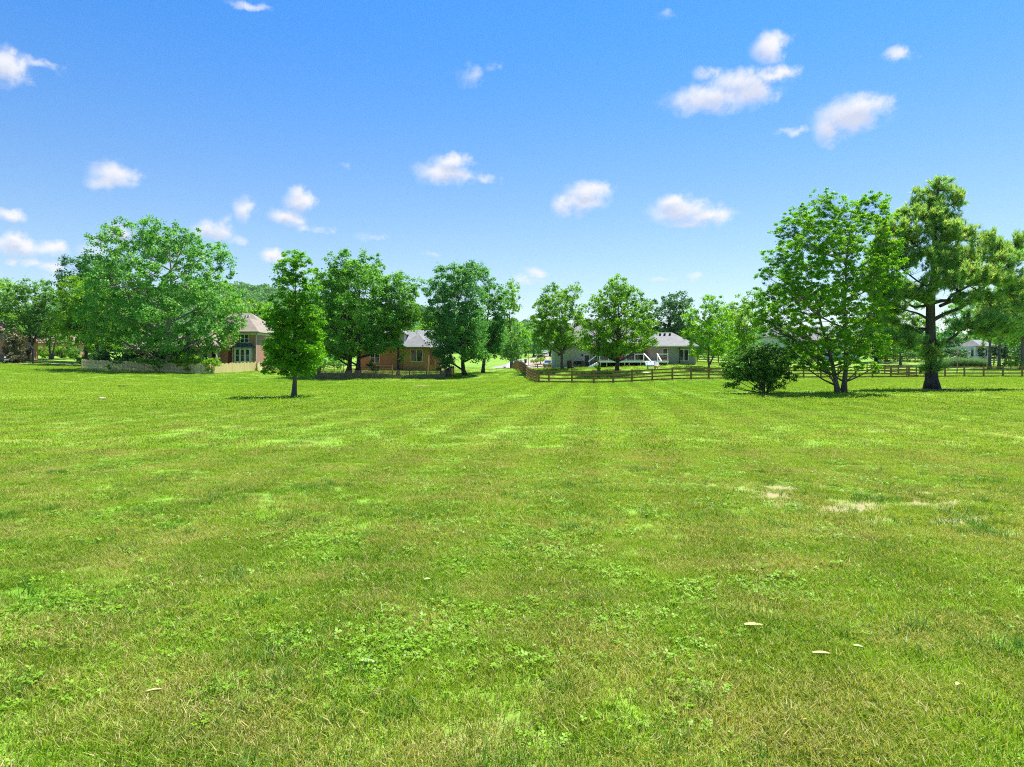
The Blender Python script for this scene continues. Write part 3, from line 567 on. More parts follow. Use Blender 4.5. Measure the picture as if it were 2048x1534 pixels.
# ------------------------------------------------------------------ trees
NLEAF = []
def bez(a, b, bend=.25, n=6, wob=0.0):
    a = np.array(a, float); b = np.array(b, float); m = (a + b) / 2 + np.array((0, 0, -bend)) * np.linalg.norm(b - a) * .5
    m[:2] = a[:2] + (b[:2] - a[:2]) * .62
    t = np.linspace(0, 1, n)[:, None]; p = (1 - t) ** 2 * a + 2 * t * (1 - t) * m + t ** 2 * b
    if wob: p[1:-1] += rng.normal(size=(n - 2, 3)) * wob
    return p
def tree(name, label, base, d, lobes, leaf, bark='bark', size=.26, rc=9.0, dens=1.0, tw=8, group=None, cat='tree', trunks=None, limb_r=.38, twigs=.5, dark_top=0, hollow=.25, per=None, deep=1.0, flat=.75, lowlimb=.0):
    """lobes in photo pixels (x, y, half-width, half-height) set at the tree's own distance and given depth"""
    k = d / F; bx = PX(base, d); bz = G(bx, d); root = thing(name, label, cat, (bx, d, bz), 0, group)
    LB = np.array([((a - base) * k, PZ(b, d) - bz, rx * k, rz * k) for a, b, rx, rz in lobes])
    cx = np.average(LB[:, 0], weights=LB[:, 2] * LB[:, 3]); zt = (LB[:, 1] + LB[:, 3]).max(); zb = (LB[:, 1] - LB[:, 3]).min()
    full = []
    for (x, z, rx, rz) in LB:
        same = np.abs(LB[:, 1] - z) < (rz + LB[:, 3]); W = max(np.abs(LB[same, 0] - cx).max() + LB[same, 2].mean() * .6, rx)
        dep = math.sqrt(max(W ** 2 - (x - cx) ** 2, 0)) * .62 * deep; ry = max(rx, rz) * .95
        if dep > ry * .7: full += [(x, -dep * rng.uniform(.7, 1.1), z, rx, ry, rz), (x + rng.normal() * rx * .2, dep * rng.uniform(.7, 1.1), z + rng.normal() * rz * .2, rx, ry, rz)]
        else: full.append((x, rng.uniform(-.5, .5) * dep, z, rx, ry, rz))
    r_c = rc * k; CC = []; LO = []
    for i, (x, y, z, rx, ry, rz) in enumerate(full):
        nc = max(4, int(2.35 * dens * (rx * ry + rx * rz + ry * rz) / 3 / r_c ** 2)); dv = unit(rng.normal(size=(nc, 3))); rr = np.sqrt(rng.uniform(hollow, 1.12, nc))
        CC.append(np.array((x, y, z)) + dv * rr[:, None] * (rx, ry, rz)); LO += [i] * nc
    CC = np.vstack(CC); LO = np.array(LO); ctr = np.array((cx, 0, (zt + zb) / 2))
    npc = per or max(8, int(11.0 * (r_c / size) ** 2)); m = len(CC); cs = rng.uniform(.6, 1.3, m)
    w = np.repeat(np.arange(m), npc); off = rng.normal(size=(m * npc, 3)) * .42 * (1, 1, flat) * (r_c * cs[w])[:, None]
    C = CC[w] + off; Nn = unit(np.array((0, 0, .55)) + .55 * unit(C - ctr) + rng.normal(size=(m * npc, 3)) * .55)
    sz = size * rng.uniform(.6, 1.35, m * npc); crnd = rng.random(m)
    rnd = np.clip(.55 * rng.random(m * npc) + .45 * crnd[w], 0, 1)
    NLEAF.append(m * npc); link_mesh('crown', quads_mesh('crown', leaf_quads(C, Nn, sz), m * npc, rnd), M[leaf], root)
    # wood: trunk(s), a limb to every lobe, twigs out to the clumps
    mb = MB(); r0 = tw * k / 2; topz = zb + (zt - zb) * .86
    if trunks is None: tp = [[(0, 0, -.3), (0, 0, .0), (rng.normal() * r0 * .4, 0, zb * .5), ((cx) * .35, 0, zb + (zt - zb) * .3), (cx * .8, 0, zb + (zt - zb) * .6), (cx, 0, topz)]]
    else: tp = [[((a - base) * k, q[2] * k if len(q) > 2 else 0.0, PZ(q[1], d) - bz) for q in t for a in (q[0],)] for t in trunks]
    TR = []
    for pth in tp:
        p = np.array(pth, float); s = np.r_[0, np.cumsum(np.linalg.norm(np.diff(p, axis=0), axis=1))]; s /= s[-1]; t = np.linspace(0, 1, 14)
        q = np.stack([np.interp(t, s, p[:, j]) for j in range(3)], 1); q[2:-1] += rng.normal(size=(11, 3)) * r0 * .12
        rr = r0 * (1 - .9 * t ** .8) * (1 if trunks is None or len(tp) == 1 else .8); rr[0] *= 1.55; rr[1] *= 1.12
        mb.tube(q, rr, 10); TR += [(q[j], rr[j]) for j in range(1, 14)]
    TP = np.array([t[0] for t in TR]); TRr = np.array([t[1] for t in TR])
    for i, (x, y, z, rx, ry, rz) in enumerate(full):
        c = np.array((x, y, z)); dz = c[2] - TP[:, 2]; dh = np.hypot(TP[:, 0] - x, TP[:, 1] - y); cost = np.abs(dz - .55 * dh) + .35 * dh + (dz < 0) * 3; j = int(np.argmin(cost))
        lp = bez(TP[j], c, .12, 7, .03 * r_c); rl = max(.02, min(TRr[j] * .7, r0 * limb_r)); mb.tube(lp, np.linspace(rl, rl * .35, 7), 6, False)
        mine = CC[LO == i]; sel = mine[rng.random(len(mine)) < twigs]
        for e in sel[:26]:
            q = lp[rng.integers(2, 7)]; mb.tube(bez(q, e, .1, 4), np.linspace(rl * .33, rl * .1, 4), 4, False)
    o = mb.build('trunk', M[bark], root, smooth=True); return root

BG = 'trees behind the houses'
tree('maple_tree', 'lone upright maple with dense oval crown on the open lawn, tree nearest the left house', 587, 41,
     [(590,522,27,20),(608,545,31,25),(574,548,29,25),(592,580,48,34),(590,618,50,38),(592,660,53,38),(590,703,56,33),(575,733,38,20),(612,733,33,20),(560,690,28,28),(627,690,25,32),(620,640,28,36),(562,640,26,32)],
     'maple', 'bark', .13, 9, 1.2, 11, limb_r=.22, flat=.6, deep=.85)
tree('elm_tree', 'tall open-crowned double-stemmed tree with pale trunks just left of the big pine', 1683, 45,
     [(1608,408,13,15),(1634,402,14,14),(1733,396,15,14),(1706,412,13,12),(1580,442,15,14),(1560,572,37,32),(1550,545,22,21),(1589,540,39,34),(1574,500,32,27),(1609,490,33,30),(1600,458,28,23),(1628,455,35,28),(1618,424,26,21),(1650,425,32,21),(1732,410,24,17),(1752,440,24,23),(1715,440,33,27),(1680,475,45,38),(1742,495,33,34),(1648,520,46,38),(1748,555,35,36),(1700,560,45,38),(1606,600,50,36),(1548,618,28,27),(1574,650,39,28),(1660,610,54,40),(1725,625,33,34),(1618,672,43,28),(1690,680,45,36),(1738,690,22,25),(1589,700,32,19),(1668,718,32,19),(1735,732,17,13),(1628,732,26,10),(1772,525,20,17)],
     'elm', 'bark', .092, 6.2, .68, 13, trunks=[[(1677,791),(1676,787),(1668,745),(1658,700),(1645,660),(1630,600),(1610,540)],[(1687,791),(1688,787),(1690,735),(1692,680),(1690,600),(1694,520),(1700,440)]], limb_r=.3, twigs=.5, flat=.6, hollow=.1, per=78)
tree('sycamore_tree', 'biggest tree on the left, wide pale-leaved sycamore towering over the tan fence', 337, 100,
     [(300,490,52,38),(352,480,48,33),(400,490,34,28),(258,508,40,38),(420,520,28,33),(240,560,42,42),(320,560,76,56),(400,580,52,46),(440,610,30,32),(280,630,66,42),(360,640,66,42),(425,655,36,26),(240,650,42,38),(300,685,52,24),(375,692,38,18),(225,600,36,38)],
     'syc', 'bark_pale', .29, 9.5, .8, 13, trunks=[[(337,746),(337,740),(336,690),(335,650),(343,590),(338,480)]], flat=.8, twigs=.25)
tree('dark_tree', 'dark green tree showing behind the sycamore on its left shoulder', 195, 128, [(170,542,30,25),(205,530,32,22),(150,572,26,28),(215,560,40,38),(185,600,42,40),(200,650,45,40)], 'dark', 'bark_dark', .4, 9.5, .9, 8)
tree('lime_tree', 'bright yellow-green tree left of the sycamore above the fence end', 172, 114, [(165,580,36,26),(150,612,28,28),(192,610,42,32),(170,650,46,38),(200,680,32,22),(142,655,22,22)], 'lime', 'bark_dark', .25, 9, .95, 8)
tree('locust_tree', 'feathery tree with leaning forked trunk left of the bright tree, above the pale road', 52, 127, [(60,580,33,20),(92,590,33,24),(33,602,33,24),(60,625,48,28),(98,640,30,26),(28,650,28,20),(75,662,33,16)], 'locust', 'bark_dark', .33, 8.5, .75, 9,
     trunks=[[(52,724),(53,720),(60,695),(72,672),(84,650),(92,600)],[(56,705),(60,690),(58,650),(50,600)]])
tree('twin_trunk_tree', 'tree with twin pale trunks between the round hedges and the road', 103, 136, [(110,640,30,25),(105,672,24,16),(128,612,25,22),(122,668,20,20),(140,690,18,14)], 'locust', 'bark_pale', .33, 8.5, .8, 6, trunks=[[(101,719),(101,714),(99,690),(105,640)],[(104,719),(105,714),(109,690),(125,640)]])
tree('yellow_tree', 'yellow-green tree cut by the left photo edge, behind the brick house corner', -5, 132, [(5,592,26,34),(-22,580,40,40),(0,640,28,28),(-30,640,30,40)], 'lime', 'bark_dark', .36, 9, .9, 9)
tree('magnolia_tree', 'bushy magnolia with bronze leaves at the corner of the far-left brick house', 28, 117, [(28,675,14,13),(20,695,16,15),(36,694,14,15),(28,711,16,9)], 'magn', 'bark_dark', .3, 5, 1.2, 4)
tree('broad_maple_tree', 'broad dark maple standing behind the left half of the brown picket fence', 716, 97,
     [(700,530,38,24),(740,535,34,24),(672,555,33,28),(720,575,58,44),(660,600,26,38),(770,582,32,28),(700,630,56,44),(755,640,44,38),(667,650,33,38),(720,682,56,26),(690,702,38,16),(762,692,26,20),(648,570,16,24),(645,635,14,30),(650,690,18,18)], 'mapleA', 'bark_dark', .27, 9, .95, 12, trunks=[[(716,748),(716,744),(718,700),(722,640),(715,540)],[(697,746),(698,742),(702,705),(690,640),(672,570)]])
tree('round_tree', 'rounded tree right of the broad dark maple, overhanging the white-gabled house', 796, 97, [(805,565,30,20),(825,592,18,24),(800,610,33,28),(782,600,28,28),(786,650,30,26),(815,640,20,22),(768,672,24,20),(800,692,16,12),(803,714,12,10),(830,622,14,20)], 'mapleA', 'bark_dark', .23, 8, .9, 6)
tree('silver_maple_tree', 'dark blue-green tree with thick trunk right of the picket fence end', 931, 97, [(905,550,33,20),(940,545,28,18),(880,580,28,28),(925,590,48,33),(878,630,28,33),(930,645,46,38),(885,680,28,26),(930,688,42,28),(890,710,22,17),(950,712,28,14)], 'mapleB', 'bark_dark', .26, 8.5, 1.15, 9)
tree('silver_maple_tree', 'blue-green tree with slimmer trunk standing beside the driveway', 966, 107, [(962,560,28,23),(985,590,26,28),(1000,620,20,28),(975,640,33,33),(985,678,28,28),(965,706,32,18),(1000,665,18,28)], 'mapleB', 'bark', .27, 8.5, 1.1, 7)
tree('background_tree', 'loose tree top rising behind the right shoulder of the blue-green pair', 1024, 150, [(1025,575,15,14),(1015,600,19,20),(1031,606,11,17),(1015,650,24,28),(1010,690,22,22)], 'oak', 'bark_dark', .42, 7, .8, 5)
tree('small_tree', 'small yellow-green tree beside the back corner of the board fence', 1022, 137, [(1018,682,18,18),(1036,698,13,14),(1008,702,16,14),(1030,668,13,13),(1020,715,14,8)], 'locust', 'bark', .32, 6.5, .8, 4)
tree('oak_tree', 'forked round-crowned tree in front of the pale grey wall', 1124, 98, [(1110,590,26,20),(1145,585,20,18),(1085,615,23,20),(1130,620,36,28),(1085,650,28,26),(1125,660,42,26),(1158,640,13,23),(1080,680,20,16),(1145,684,28,11),(1110,684,28,13)], 'oak', 'bark', .22, 7, .75, 8, trunks=[[(1124,742),(1124,737),(1123,705),(1121,660),(1118,600)],[(1124,706),(1132,692),(1145,675),(1150,640)]])
tree('oak_tree', 'spreading tree with single dark trunk in front of the white deck', 1234, 88, [(1235,568,23,18),(1225,590,30,20),(1255,590,26,20),(1205,615,28,23),(1240,625,42,28),(1280,620,22,23),(1190,655,26,23),(1235,665,52,28),(1293,655,19,23),(1190,690,26,20),(1240,693,42,16),(1288,685,22,13),(1215,703,32,11)], 'oak', 'bark_dark', .21, 7, .78, 9, trunks=[[(1234,750),(1234,744),(1235,700),(1237,640),(1236,580)]])
tree('dark_tree', 'dark rounded tree right of centre rising behind the grey roof', 1345, 152, [(1350,605,33,18),(1335,630,38,28),(1365,640,33,33),(1345,668,44,30),(1375,690,30,26)], 'dark', 'bark_dark', .42, 8, .9, 7)
tree('dark_tree', 'narrow dark tree squeezed between the deck tree and the dark rounded tree', 1298, 156, [(1297,610,20,16),(1290,640,23,28),(1300,670,24,24)], 'dark', 'bark_dark', .42, 8, .9, 6)
tree('slender_tree', 'airy light green tree with slim forked trunk inside the board fence', 1418, 95, [(1420,605,23,16),(1437,630,27,23),(1400,635,26,20),(1420,660,42,26),(1385,680,20,16),(1440,690,30,20),(1415,700,28,13)], 'elm', 'bark', .21, 7, .62, 5, trunks=[[(1418,744),(1418,739),(1417,700),(1419,650),(1420,605)],[(1419,728),(1430,708),(1440,690),(1445,660)]])
tree('lime_tree', 'bright green tree behind the fence between the slender tree and the big double-stemmed one', 1474, 132, [(1465,622,28,18),(1485,650,28,28),(1460,672,28,28),(1492,690,24,24),(1510,640,22,25),(1480,712,26,10)], 'lime', 'bark', .36, 8.5, .8, 6)
tree('background_tree', 'mid green tree showing over the bright one left of the big double-stemmed tree', 1505, 160, [(1500,602,24,20),(1520,620,22,25),(1495,640,24,26)], 'oak', 'bark_dark', .42, 8, .9, 6)
tree('dark_tree', 'dark tree behind the board fence, seen between the double stems and the pine', 1752, 142, [(1745,640,38,33),(1722,680,36,23),(1772,672,36,28),(1750,700,36,14)], 'dark', 'bark_dark', .4, 9, .85, 8)
tree('background_tree', 'mid green tree seen left of the pine trunk beyond the fences', 1812, 128, [(1812,655,40,30),(1790,690,28,18),(1825,620,28,25),(1840,690,22,16)], 'oak', 'bark', .36, 8, .75, 6, trunks=[[(1801,738),(1801,731),(1802,690),(1810,640)]])
tree('background_tree', 'bluish green tree just right of the pine trunk, behind the plume grasses', 1905, 165, [(1905,645,38,30),(1925,690,28,16),(1890,690,22,18),(1935,625,25,20)], 'mapleB', 'bark_dark', .45, 8.5, .85, 7)
tree('background_tree', 'green tree behind the white porch house near the right edge', 1975, 185, [(1965,605,40,24),(2000,590,32,22),(1985,650,42,30),(2035,610,32,28)], 'oak', 'bark_dark', .48, 8.5, .85, 8)
tree('background_tree', 'leafy tree at the right photo edge behind the yellow pines', 2055, 170, [(2050,600,38,28),(2060,650,36,36),(2030,690,24,18)], 'elm', 'bark_dark', .45, 8.5, .85, 8)
for (px, d, lab, lb, lf) in ((472, 150, 'green tree just left of the tan roof ridge', [(468,615,20,17),(478,640,22,22),(450,640,22,24)], 'oak'),
        (506, 158, 'bright tree rising behind the middle of the tan roof', [(507,612,22,16),(512,640,22,22)], 'lime'),
        (538, 150, 'pale green tree behind the right end of the tan roof', [(535,622,17,22),(542,655,20,24),(525,650,15,16)], 'elm'),
        (855, 172, 'lime-green tree between the round tree and the blue-green pair', [(855,655,22,20),(848,690,22,24),(870,672,18,20)], 'lime'),
        (1052, 225, 'far green tree over the parked cars', [(1050,668,16,16),(1060,690,15,14),(1042,695,13,13)], 'elm'),
        (1066, 205, 'far dark tree above the lane, right of the far green tree', [(1068,680,16,18),(1075,700,14,13)], 'mapleB'),
        (1100, 215, 'far tree shading the parked white car', [(1105,675,22,20),(1120,690,20,16),(1095,690,12,9)], 'mapleA')):
    tree('background_tree', lab, px, d, lb, lf, 'bark_dark', .45, 7, .9, 5, group=BG)
# a row of far trees that closes the view between the houses
FT = [(30,'oak'),(100,'dark'),(160,'oak'),(230,'elm'),(300,'dark'),(380,'oak'),(440,'elm'),(560,'oak'),(620,'dark'),(690,'elm'),(760,'oak'),(830,'elm'),(905,'dark'),(975,'oak'),(1035,'dark'),(1160,'elm'),(1220,'oak'),(1270,'dark'),(1400,'oak'),(1440,'elm'),(1560,'dark'),(1620,'oak'),(1690,'elm'),(1770,'oak'),(1850,'dark'),(1940,'elm'),(2020,'oak'),(2090,'dark')]
protos_t = {}
for i, (px, lf) in enumerate(FT):
    d = 235 + (i * 37) % 90; h = 9.0 + (i * 53) % 5
    if lf not in protos_t:
        k = F / d; gy0 = HY + (CZ - G(PX(px, d), d)) * k
        r = tree('background_tree', 'far tree of the wood line beyond the houses', px, d, [(px, gy0 - h * .75 * k, 2.6 * k, 2.2 * k), (px - 2.4 * k, gy0 - h * .55 * k, 2.4 * k, 2.4 * k), (px + 2.5 * k, gy0 - h * .5 * k, 2.3 * k, 2.3 * k), (px, gy0 - h * .35 * k, 3.2 * k, 2.2 * k)], lf, 'bark_dark', .6, 5.5, .9, 3, group='far trees of the wood line beyond the houses')
        protos_t[lf] = (r, h)
    else:
        p, ph = protos_t[lf]; r = p.copy(); COL.objects.link(r); r.location = at(px, d); r.rotation_euler = (0, 0, i * 1.3); s = h / ph; r.scale = (s * 1.15, s * 1.15, s)
        for ch in p.children: c = ch.copy(); COL.objects.link(c); c.parent = r

# the big pine
def needles(CC, dirs, size, per, width):
    m = len(CC); w = np.repeat(np.arange(m), per); n = len(w); dv = unit(dirs[w] * 1.0 + rng.normal(size=(n, 3)) * .5); ln = size * rng.uniform(.6, 1.2, n)
    sd = unit(np.cross(dv, rng.normal(size=(n, 3)))) * (width * rng.uniform(.7, 1.3, n))[:, None] * .5; b = CC[w] - dirs[w] * rng.uniform(0, size * .8, n)[:, None]; e = b + dv * ln[:, None]
    V = np.stack([b - sd, b + sd, e + sd * .35, e - sd * .35], 1).reshape(-1, 3); cr = rng.random(m); return V, n, np.clip(.5 * rng.random(n) + .5 * cr[w], 0, 1)
def pine(name, label, base, d, trunk, tr_w, limbs, blobs, leaf, size, per, width, rc, group=None, dens=1.0, bark='bark_dark'):
    k = d / F; bx = PX(base, d); bz = G(bx, d); root = thing(name, label, 'tree', (bx, d, bz), 0, group); Q = lambda a, b, y=0: np.array(((a - base) * k, y, PZ(b, d) - bz))
    mb = MB(); p = np.array([Q(*t) for t in trunk]); s = np.r_[0, np.cumsum(np.linalg.norm(np.diff(p, axis=0), axis=1))]; s /= s[-1]; t = np.linspace(0, 1, 18)
    q = np.stack([np.interp(t, s, p[:, j]) for j in range(3)], 1); r0 = tr_w * k / 2; rr = r0 * (1 - .86 * t ** 1.1); rr[0] *= 1.6; rr[1] *= 1.1; mb.tube(q, rr, 14); TP = [(a, b) for a, b in zip(q, rr)]
    for (r_px, dy, path) in limbs:
        n = len(path); lp = np.array([Q(a, b, dy * k * (i / (n - 1))) for i, (a, b) in enumerate(path)]); s = np.linspace(0, 1, n); tt = np.linspace(0, 1, 9); lq = np.stack([np.interp(tt, s, lp[:, j]) for j in range(3)], 1); lq[1:-1] += rng.normal(size=(7, 3)) * r_px * k * .15
        lr = np.linspace(r_px * k * .5, r_px * k * .14, 9); mb.tube(lq, lr, 8, False); TP += [(lq[j], lr[j]) for j in range(1, 9)]
    X = np.array([a for a, _ in TP]); XR = np.array([b for _, b in TP]); CC = []; DD = []
    for (a, b, rx, rz, dy) in blobs:
        c = Q(a, b, dy * k); RX, RZ = rx * k, rz * k; RY = max(RX, RZ) * .9; n = max(4, int(2.2 * dens * (RX * RZ + RX * RY + RY * RZ) / 3 / (rc * k) ** 2)); dv = unit(rng.normal(size=(n, 3))); e = c + dv * np.sqrt(rng.uniform(.1, 1.1, n))[:, None] * (RX, RY, RZ)
        for x in e:
            dist = np.linalg.norm(X - x, axis=1) + np.maximum(0, X[:, 2] - x[2]) * .8; j = int(np.argmin(dist)); cv = bez(X[j], x, .1, 4); r = min(XR[j] * .5, .045 * k * 30)
            mb.tube(cv, np.linspace(r * .6, r * .12 + .004, 4), 4, False); dr = cv[-1] - cv[-2]; dr = dr / (np.linalg.norm(dr) + 1e-9) * .6 + np.array((0, 0, .55)); CC.append(x); DD.append(dr / np.linalg.norm(dr))
            for q_ in range(2):
                z = cv[2] + (cv[3] - cv[2]) * rng.random() + rng.normal(size=3) * rc * k * .4; CC.append(z); dq = dr + rng.normal(size=3) * .5; DD.append(dq / np.linalg.norm(dq))
    V, n, rn = needles(np.array(CC), np.array(DD), size, per, width); link_mesh('crown', quads_mesh('crown', V, n, rn), M[leaf], root); mb.build('trunk', M[bark], root, smooth=True); return root
pine('pine_tree', 'tallest tree, big irregular pine with thick dark trunk at the right', 1864, 51,
     [(1864,784),(1864,777),(1862,730),(1861,660),(1861,600),(1868,550),(1872,510),(1868,455),(1874,400),(1879,358)], 23,
     [(9,-20,[(1856,612),(1840,600),(1815,596),(1777,595),(1738,601)]),(6,35,[(1858,610),(1830,615),(1795,570),(1778,540)]),(9,10,[(1866,640),(1890,628),(1905,623),(1943,605),(1984,596),(2023,585)]),
      (8,-40,[(1866,606),(1889,601),(1900,585),(1925,572),(1959,566)]),(7,40,[(1880,612),(1960,580),(1990,565),(2012,530),(2035,493)]),(6,0,[(1870,545),(1905,530),(1943,522),(1985,512),(2023,500)]),
      (8,-15,[(1866,694),(1885,688),(1898,675),(1912,662),(1926,655)]),(5,30,[(1858,640),(1840,625),(1815,615),(1790,625)]),(5,-30,[(1858,690),(1830,685),(1800,693)]),(5,20,[(1868,520),(1840,490),(1810,460)]),
      (5,-30,[(1868,500),(1900,480),(1920,470)]),(4,10,[(1868,460),(1840,430),(1815,415)]),(4,-10,[(1872,420),(1900,410),(1918,400)]),(4,25,[(1866,580),(1830,555),(1795,520),(1765,490)]),(4,-10,[(1863,705),(1890,703),(1930,717)])],
     [(1880,368,24,14,0),(1850,382,22,14,10),(1905,385,20,16,-10),(1918,402,16,12,5),(1835,402,16,12,0),(1870,410,38,22,0),(1895,432,32,20,20),(1840,432,34,20,-20),(1808,425,20,14,0),(1785,448,26,18,15),(1870,465,46,26,-25),(1815,470,38,22,25),(1765,485,26,20,0),
      (1895,500,40,22,30),(1845,515,46,26,-40),(1790,520,34,22,-10),(1900,540,40,24,-40),(1850,560,40,26,-55),(1800,560,30,20,40),(1950,510,36,18,0),(1990,482,38,18,20),(1962,472,22,14,-10),(2022,482,24,18,30),(2035,520,26,26,40),(2010,545,34,20,20),(1950,548,34,14,-40),(1975,565,34,14,-40),(1930,560,26,14,-40),
      (2030,575,26,16,10),(1980,590,34,10,10),(1770,595,36,12,-20),(1740,590,22,16,-20),(1800,615,30,14,20),(1945,642,36,20,-30),(1985,640,40,24,-20),(2025,652,34,22,-10),(1905,648,20,12,-15),(1960,665,30,12,-20),(1850,700,22,22,-12),(1866,722,15,22,-14),(1842,735,12,10,-12),(1872,690,10,14,-12),(1800,685,28,12,-30),(1825,665,26,16,20),(1785,640,26,14,20),(1900,600,30,12,-45),(2046,500,22,26,10),(2052,555,26,22,0),(2048,470,18,14,0),(2050,610,22,16,0),(1765,520,26,16,15),(1755,640,24,14,10),(1770,455,22,16,0),(1762,545,26,18,10),(1790,495,28,20,30),(1820,510,30,22,20),(1775,570,26,14,-30),(1745,560,18,14,10),(1748,500,16,14,0),(1925,475,26,18,-20),(1935,500,30,18,20),(1915,560,34,20,-45),(1830,592,32,14,-35),(1785,560,24,16,20),(1900,460,22,14,20),(1935,535,28,16,40),(1810,570,30,20,30),(1820,645,28,16,30),(1788,612,28,14,30),(1842,578,24,16,40),(1760,575,20,14,-10),(1800,460,26,18,-30),(1770,670,26,14,-10),(2000,515,30,14,-30)],
     'pine', .36, 40, .028, 8, dens=1.35)
for (b, lab, bl, mat_) in ((1979, 'leftmost of the three slim-trunked yellow pines behind the right fence', [(1970,625,26,20,0),(1985,650,32,22,0),(1960,650,22,16,0),(1985,600,20,16,0)], 'pine2'),
        (1998, 'middle slim pine of the three behind the right fence', [(2005,630,26,20,0),(2010,655,28,20,0),(1990,660,22,14,0),(2005,600,18,16,0)], 'pine2'),
        (2045, 'thicker pine trunk at the right photo edge behind the fence', [(2040,630,30,24,0),(2055,655,30,26,0),(2035,665,22,16,0),(2045,595,22,20,0)], 'pine2')):
    pine('pine_tree', lab, b, 113, [(b,737),(b,731),(b + 1,690),(b,650),(b + 2,600)], 6 if b < 2040 else 8, [], bl, mat_, .55, 40, .06, 7, dens=1.0, bark='bark')

# ------------------------------------------------------------------ shrubs
def shrub(name, label, base, d, lobes, leaf, size=.2, rc=5, dens=1.2, cat='shrub', group=None, bark='bark_dark', tw=2): return tree(name, label, base, d, lobes, leaf, bark, size, rc, dens, tw, group, cat)
tree('fan_shrub', 'large dark multi-stemmed shrub fanning out from one base, in front of the fence', 1529, 45,
     [(1488,722,30,22),(1520,704,36,18),(1550,714,26,20),(1536,736,28,20),(1475,750,16,10),(1558,740,14,12),(1468,735,15,13),(1510,740,30,22),(1535,762,24,16),(1500,700,24,12),(1580,756,6,6),(1463,770,7,5)],
     'shrubdark', 'bark', .12, 7, 1.25, 5, cat='shrub', trunks=[[(1527,792),(1528,787),(1515,760),(1495,735),(1475,725)],[(1530,792),(1530,787),(1528,755),(1522,715)],[(1533,792),(1533,787),(1545,755),(1560,720)],[(1529,792),(1529,787),(1522,765),(1505,745),(1478,750)],[(1532,792),(1532,787),(1542,765),(1558,748),(1575,742)]], twigs=.6)
shrub('round_shrub', 'clipped round green bush, left of three by the twin-trunk tree', 84, 140, [(84,703,12,11),(92,709,8,7)], 'lime', .22, 4, 1.6, group='clipped bushes')
shrub('round_shrub', 'large clipped bush in the middle of the hedge row', 122, 142, [(118,704,15,12),(130,705,11,11)], 'lime', .22, 4, 1.6, group='clipped bushes')
shrub('round_shrub', 'domed bright clipped bush, right end of the hedge row', 148, 141, [(147,704,11,11),(150,709,9,7)], 'lime', .22, 4, 1.6, group='clipped bushes')
shrub('low_hedge', 'low brown-green hedge behind the black pickup', 36, 118, [(28,721,9,4),(40,721,9,4)], 'magn', .2, 3, 1.4, 'hedge')
shrub('climbing_vine', 'bright leafy vine heaped over the middle of the tan fence', 376, 96, [(376,716,20,9),(365,724,16,8),(392,722,14,8),(384,733,8,8)], 'lime', .24, 4.5, 1.3, 'vine')
shrub('climbing_vine', 'light green vine draped over the tan fence corner', 424, 95.5, [(424,722,12,5),(412,726,8,6),(420,734,5,8),(434,726,6,5)], 'lime', .22, 4, 1.3, 'vine')
shrub('climbing_vine', 'dark vine creeping along the tan fence below the sycamore', 330, 96.5, [(330,723,22,5),(300,722,16,5),(262,722,14,5),(335,735,8,8),(228,732,4,8)], 'mapleA', .22, 4, 1.0, 'vine')
for (a, b, c, lab) in ((215,708,16,'dark shrub behind the left end of the tan fence'),(262,706,18,'dark shrub under the left limbs of the sycamore'),(318,704,18,'dark shrub at the foot of the sycamore trunk'),(360,702,16,'dark shrub right of the sycamore trunk')):
    shrub('dark_shrub', lab, a, 101, [(a, b, c, 14), (a + 8, b + 10, c, 12), (a - 9, b + 12, c * .8, 10)], 'dark', .3, 6, 1.0)
shrub('dark_shrub', 'dark shrub under the bright tree left of the tan fence end', 186, 119, [(178,712,14,11),(196,714,16,11),(165,717,12,8)], 'dark', .3, 6, 1.0)
shrub('dark_shrub', 'dark shrub behind the lone maple beside the tan fence end', 560, 112, [(556,722,16,14),(575,730,16,10),(548,735,10,8)], 'dark', .3, 6, 1.0)
shrub('dark_shrub', 'dark shrub between the lone maple and the picket fence corner', 625, 116, [(620,716,18,14),(645,724,18,12),(600,728,16,9),(668,722,16,11),(685,728,12,8)], 'mapleA', .3, 6, 1.0)
shrub('side_shrub', 'leafy shrub against the right side of the left brick house', 540, 106, [(538,690,13,18),(545,715,15,18),(552,700,10,14),(540,732,14,8)], 'mapleA', .28, 6, 1.1)
shrub('patio_shrub', 'flowering shrub in front of the patio rail behind the picket fence', 748, 96, [(742,733,8,9),(752,738,9,5)], 'locust', .2, 4, 1.0)
shrub('round_shrub', 'dark low round bush beside the back corner of the board fence', 1013, 130, [(1013,739,8,5)], 'dark', .2, 3, 1.6)
shrub('dark_shrub', 'dark bush under the small yellow-green tree by the lane', 1036, 139, [(1035,717,8,10),(1037,728,9,7)], 'dark', .24, 4, 1.4)
shrub('spruce_shrub', 'dark conical bush beside the parked silver car', 1081, 165, [(1081,697,5,8),(1080,708,8,8),(1081,716,9,6)], 'dark', .26, 4, 1.3)
shrub('low_shrub', 'row of small yellow-green shrubs along the gravel drive', 1072, 150, [(1066,722,5,3),(1074,722,5,3),(1083,719,7,3)], 'lime', .2, 3, 1.3)
shrub('sapling', 'spindly young sapling inside the board fence near the steps', 1197, 84, [(1196,733,5,8),(1199,740,5,5)], 'oak', .2, 3.5, .8, 'sapling', tw=1)
shrub('low_shrub', 'leafy low shrubs by the right-hand pines', 2022, 112, [(2012,727,10,4),(2032,727,12,5)], 'lime', .24, 4, 1.0)
shrub('magnolia_shrub', 'shrub with dark foliage left of the white-gabled house corner', 893, 93, [(890,712,12,20),(885,735,12,10),(900,725,10,14)], 'dark', .25, 5, 1.0)
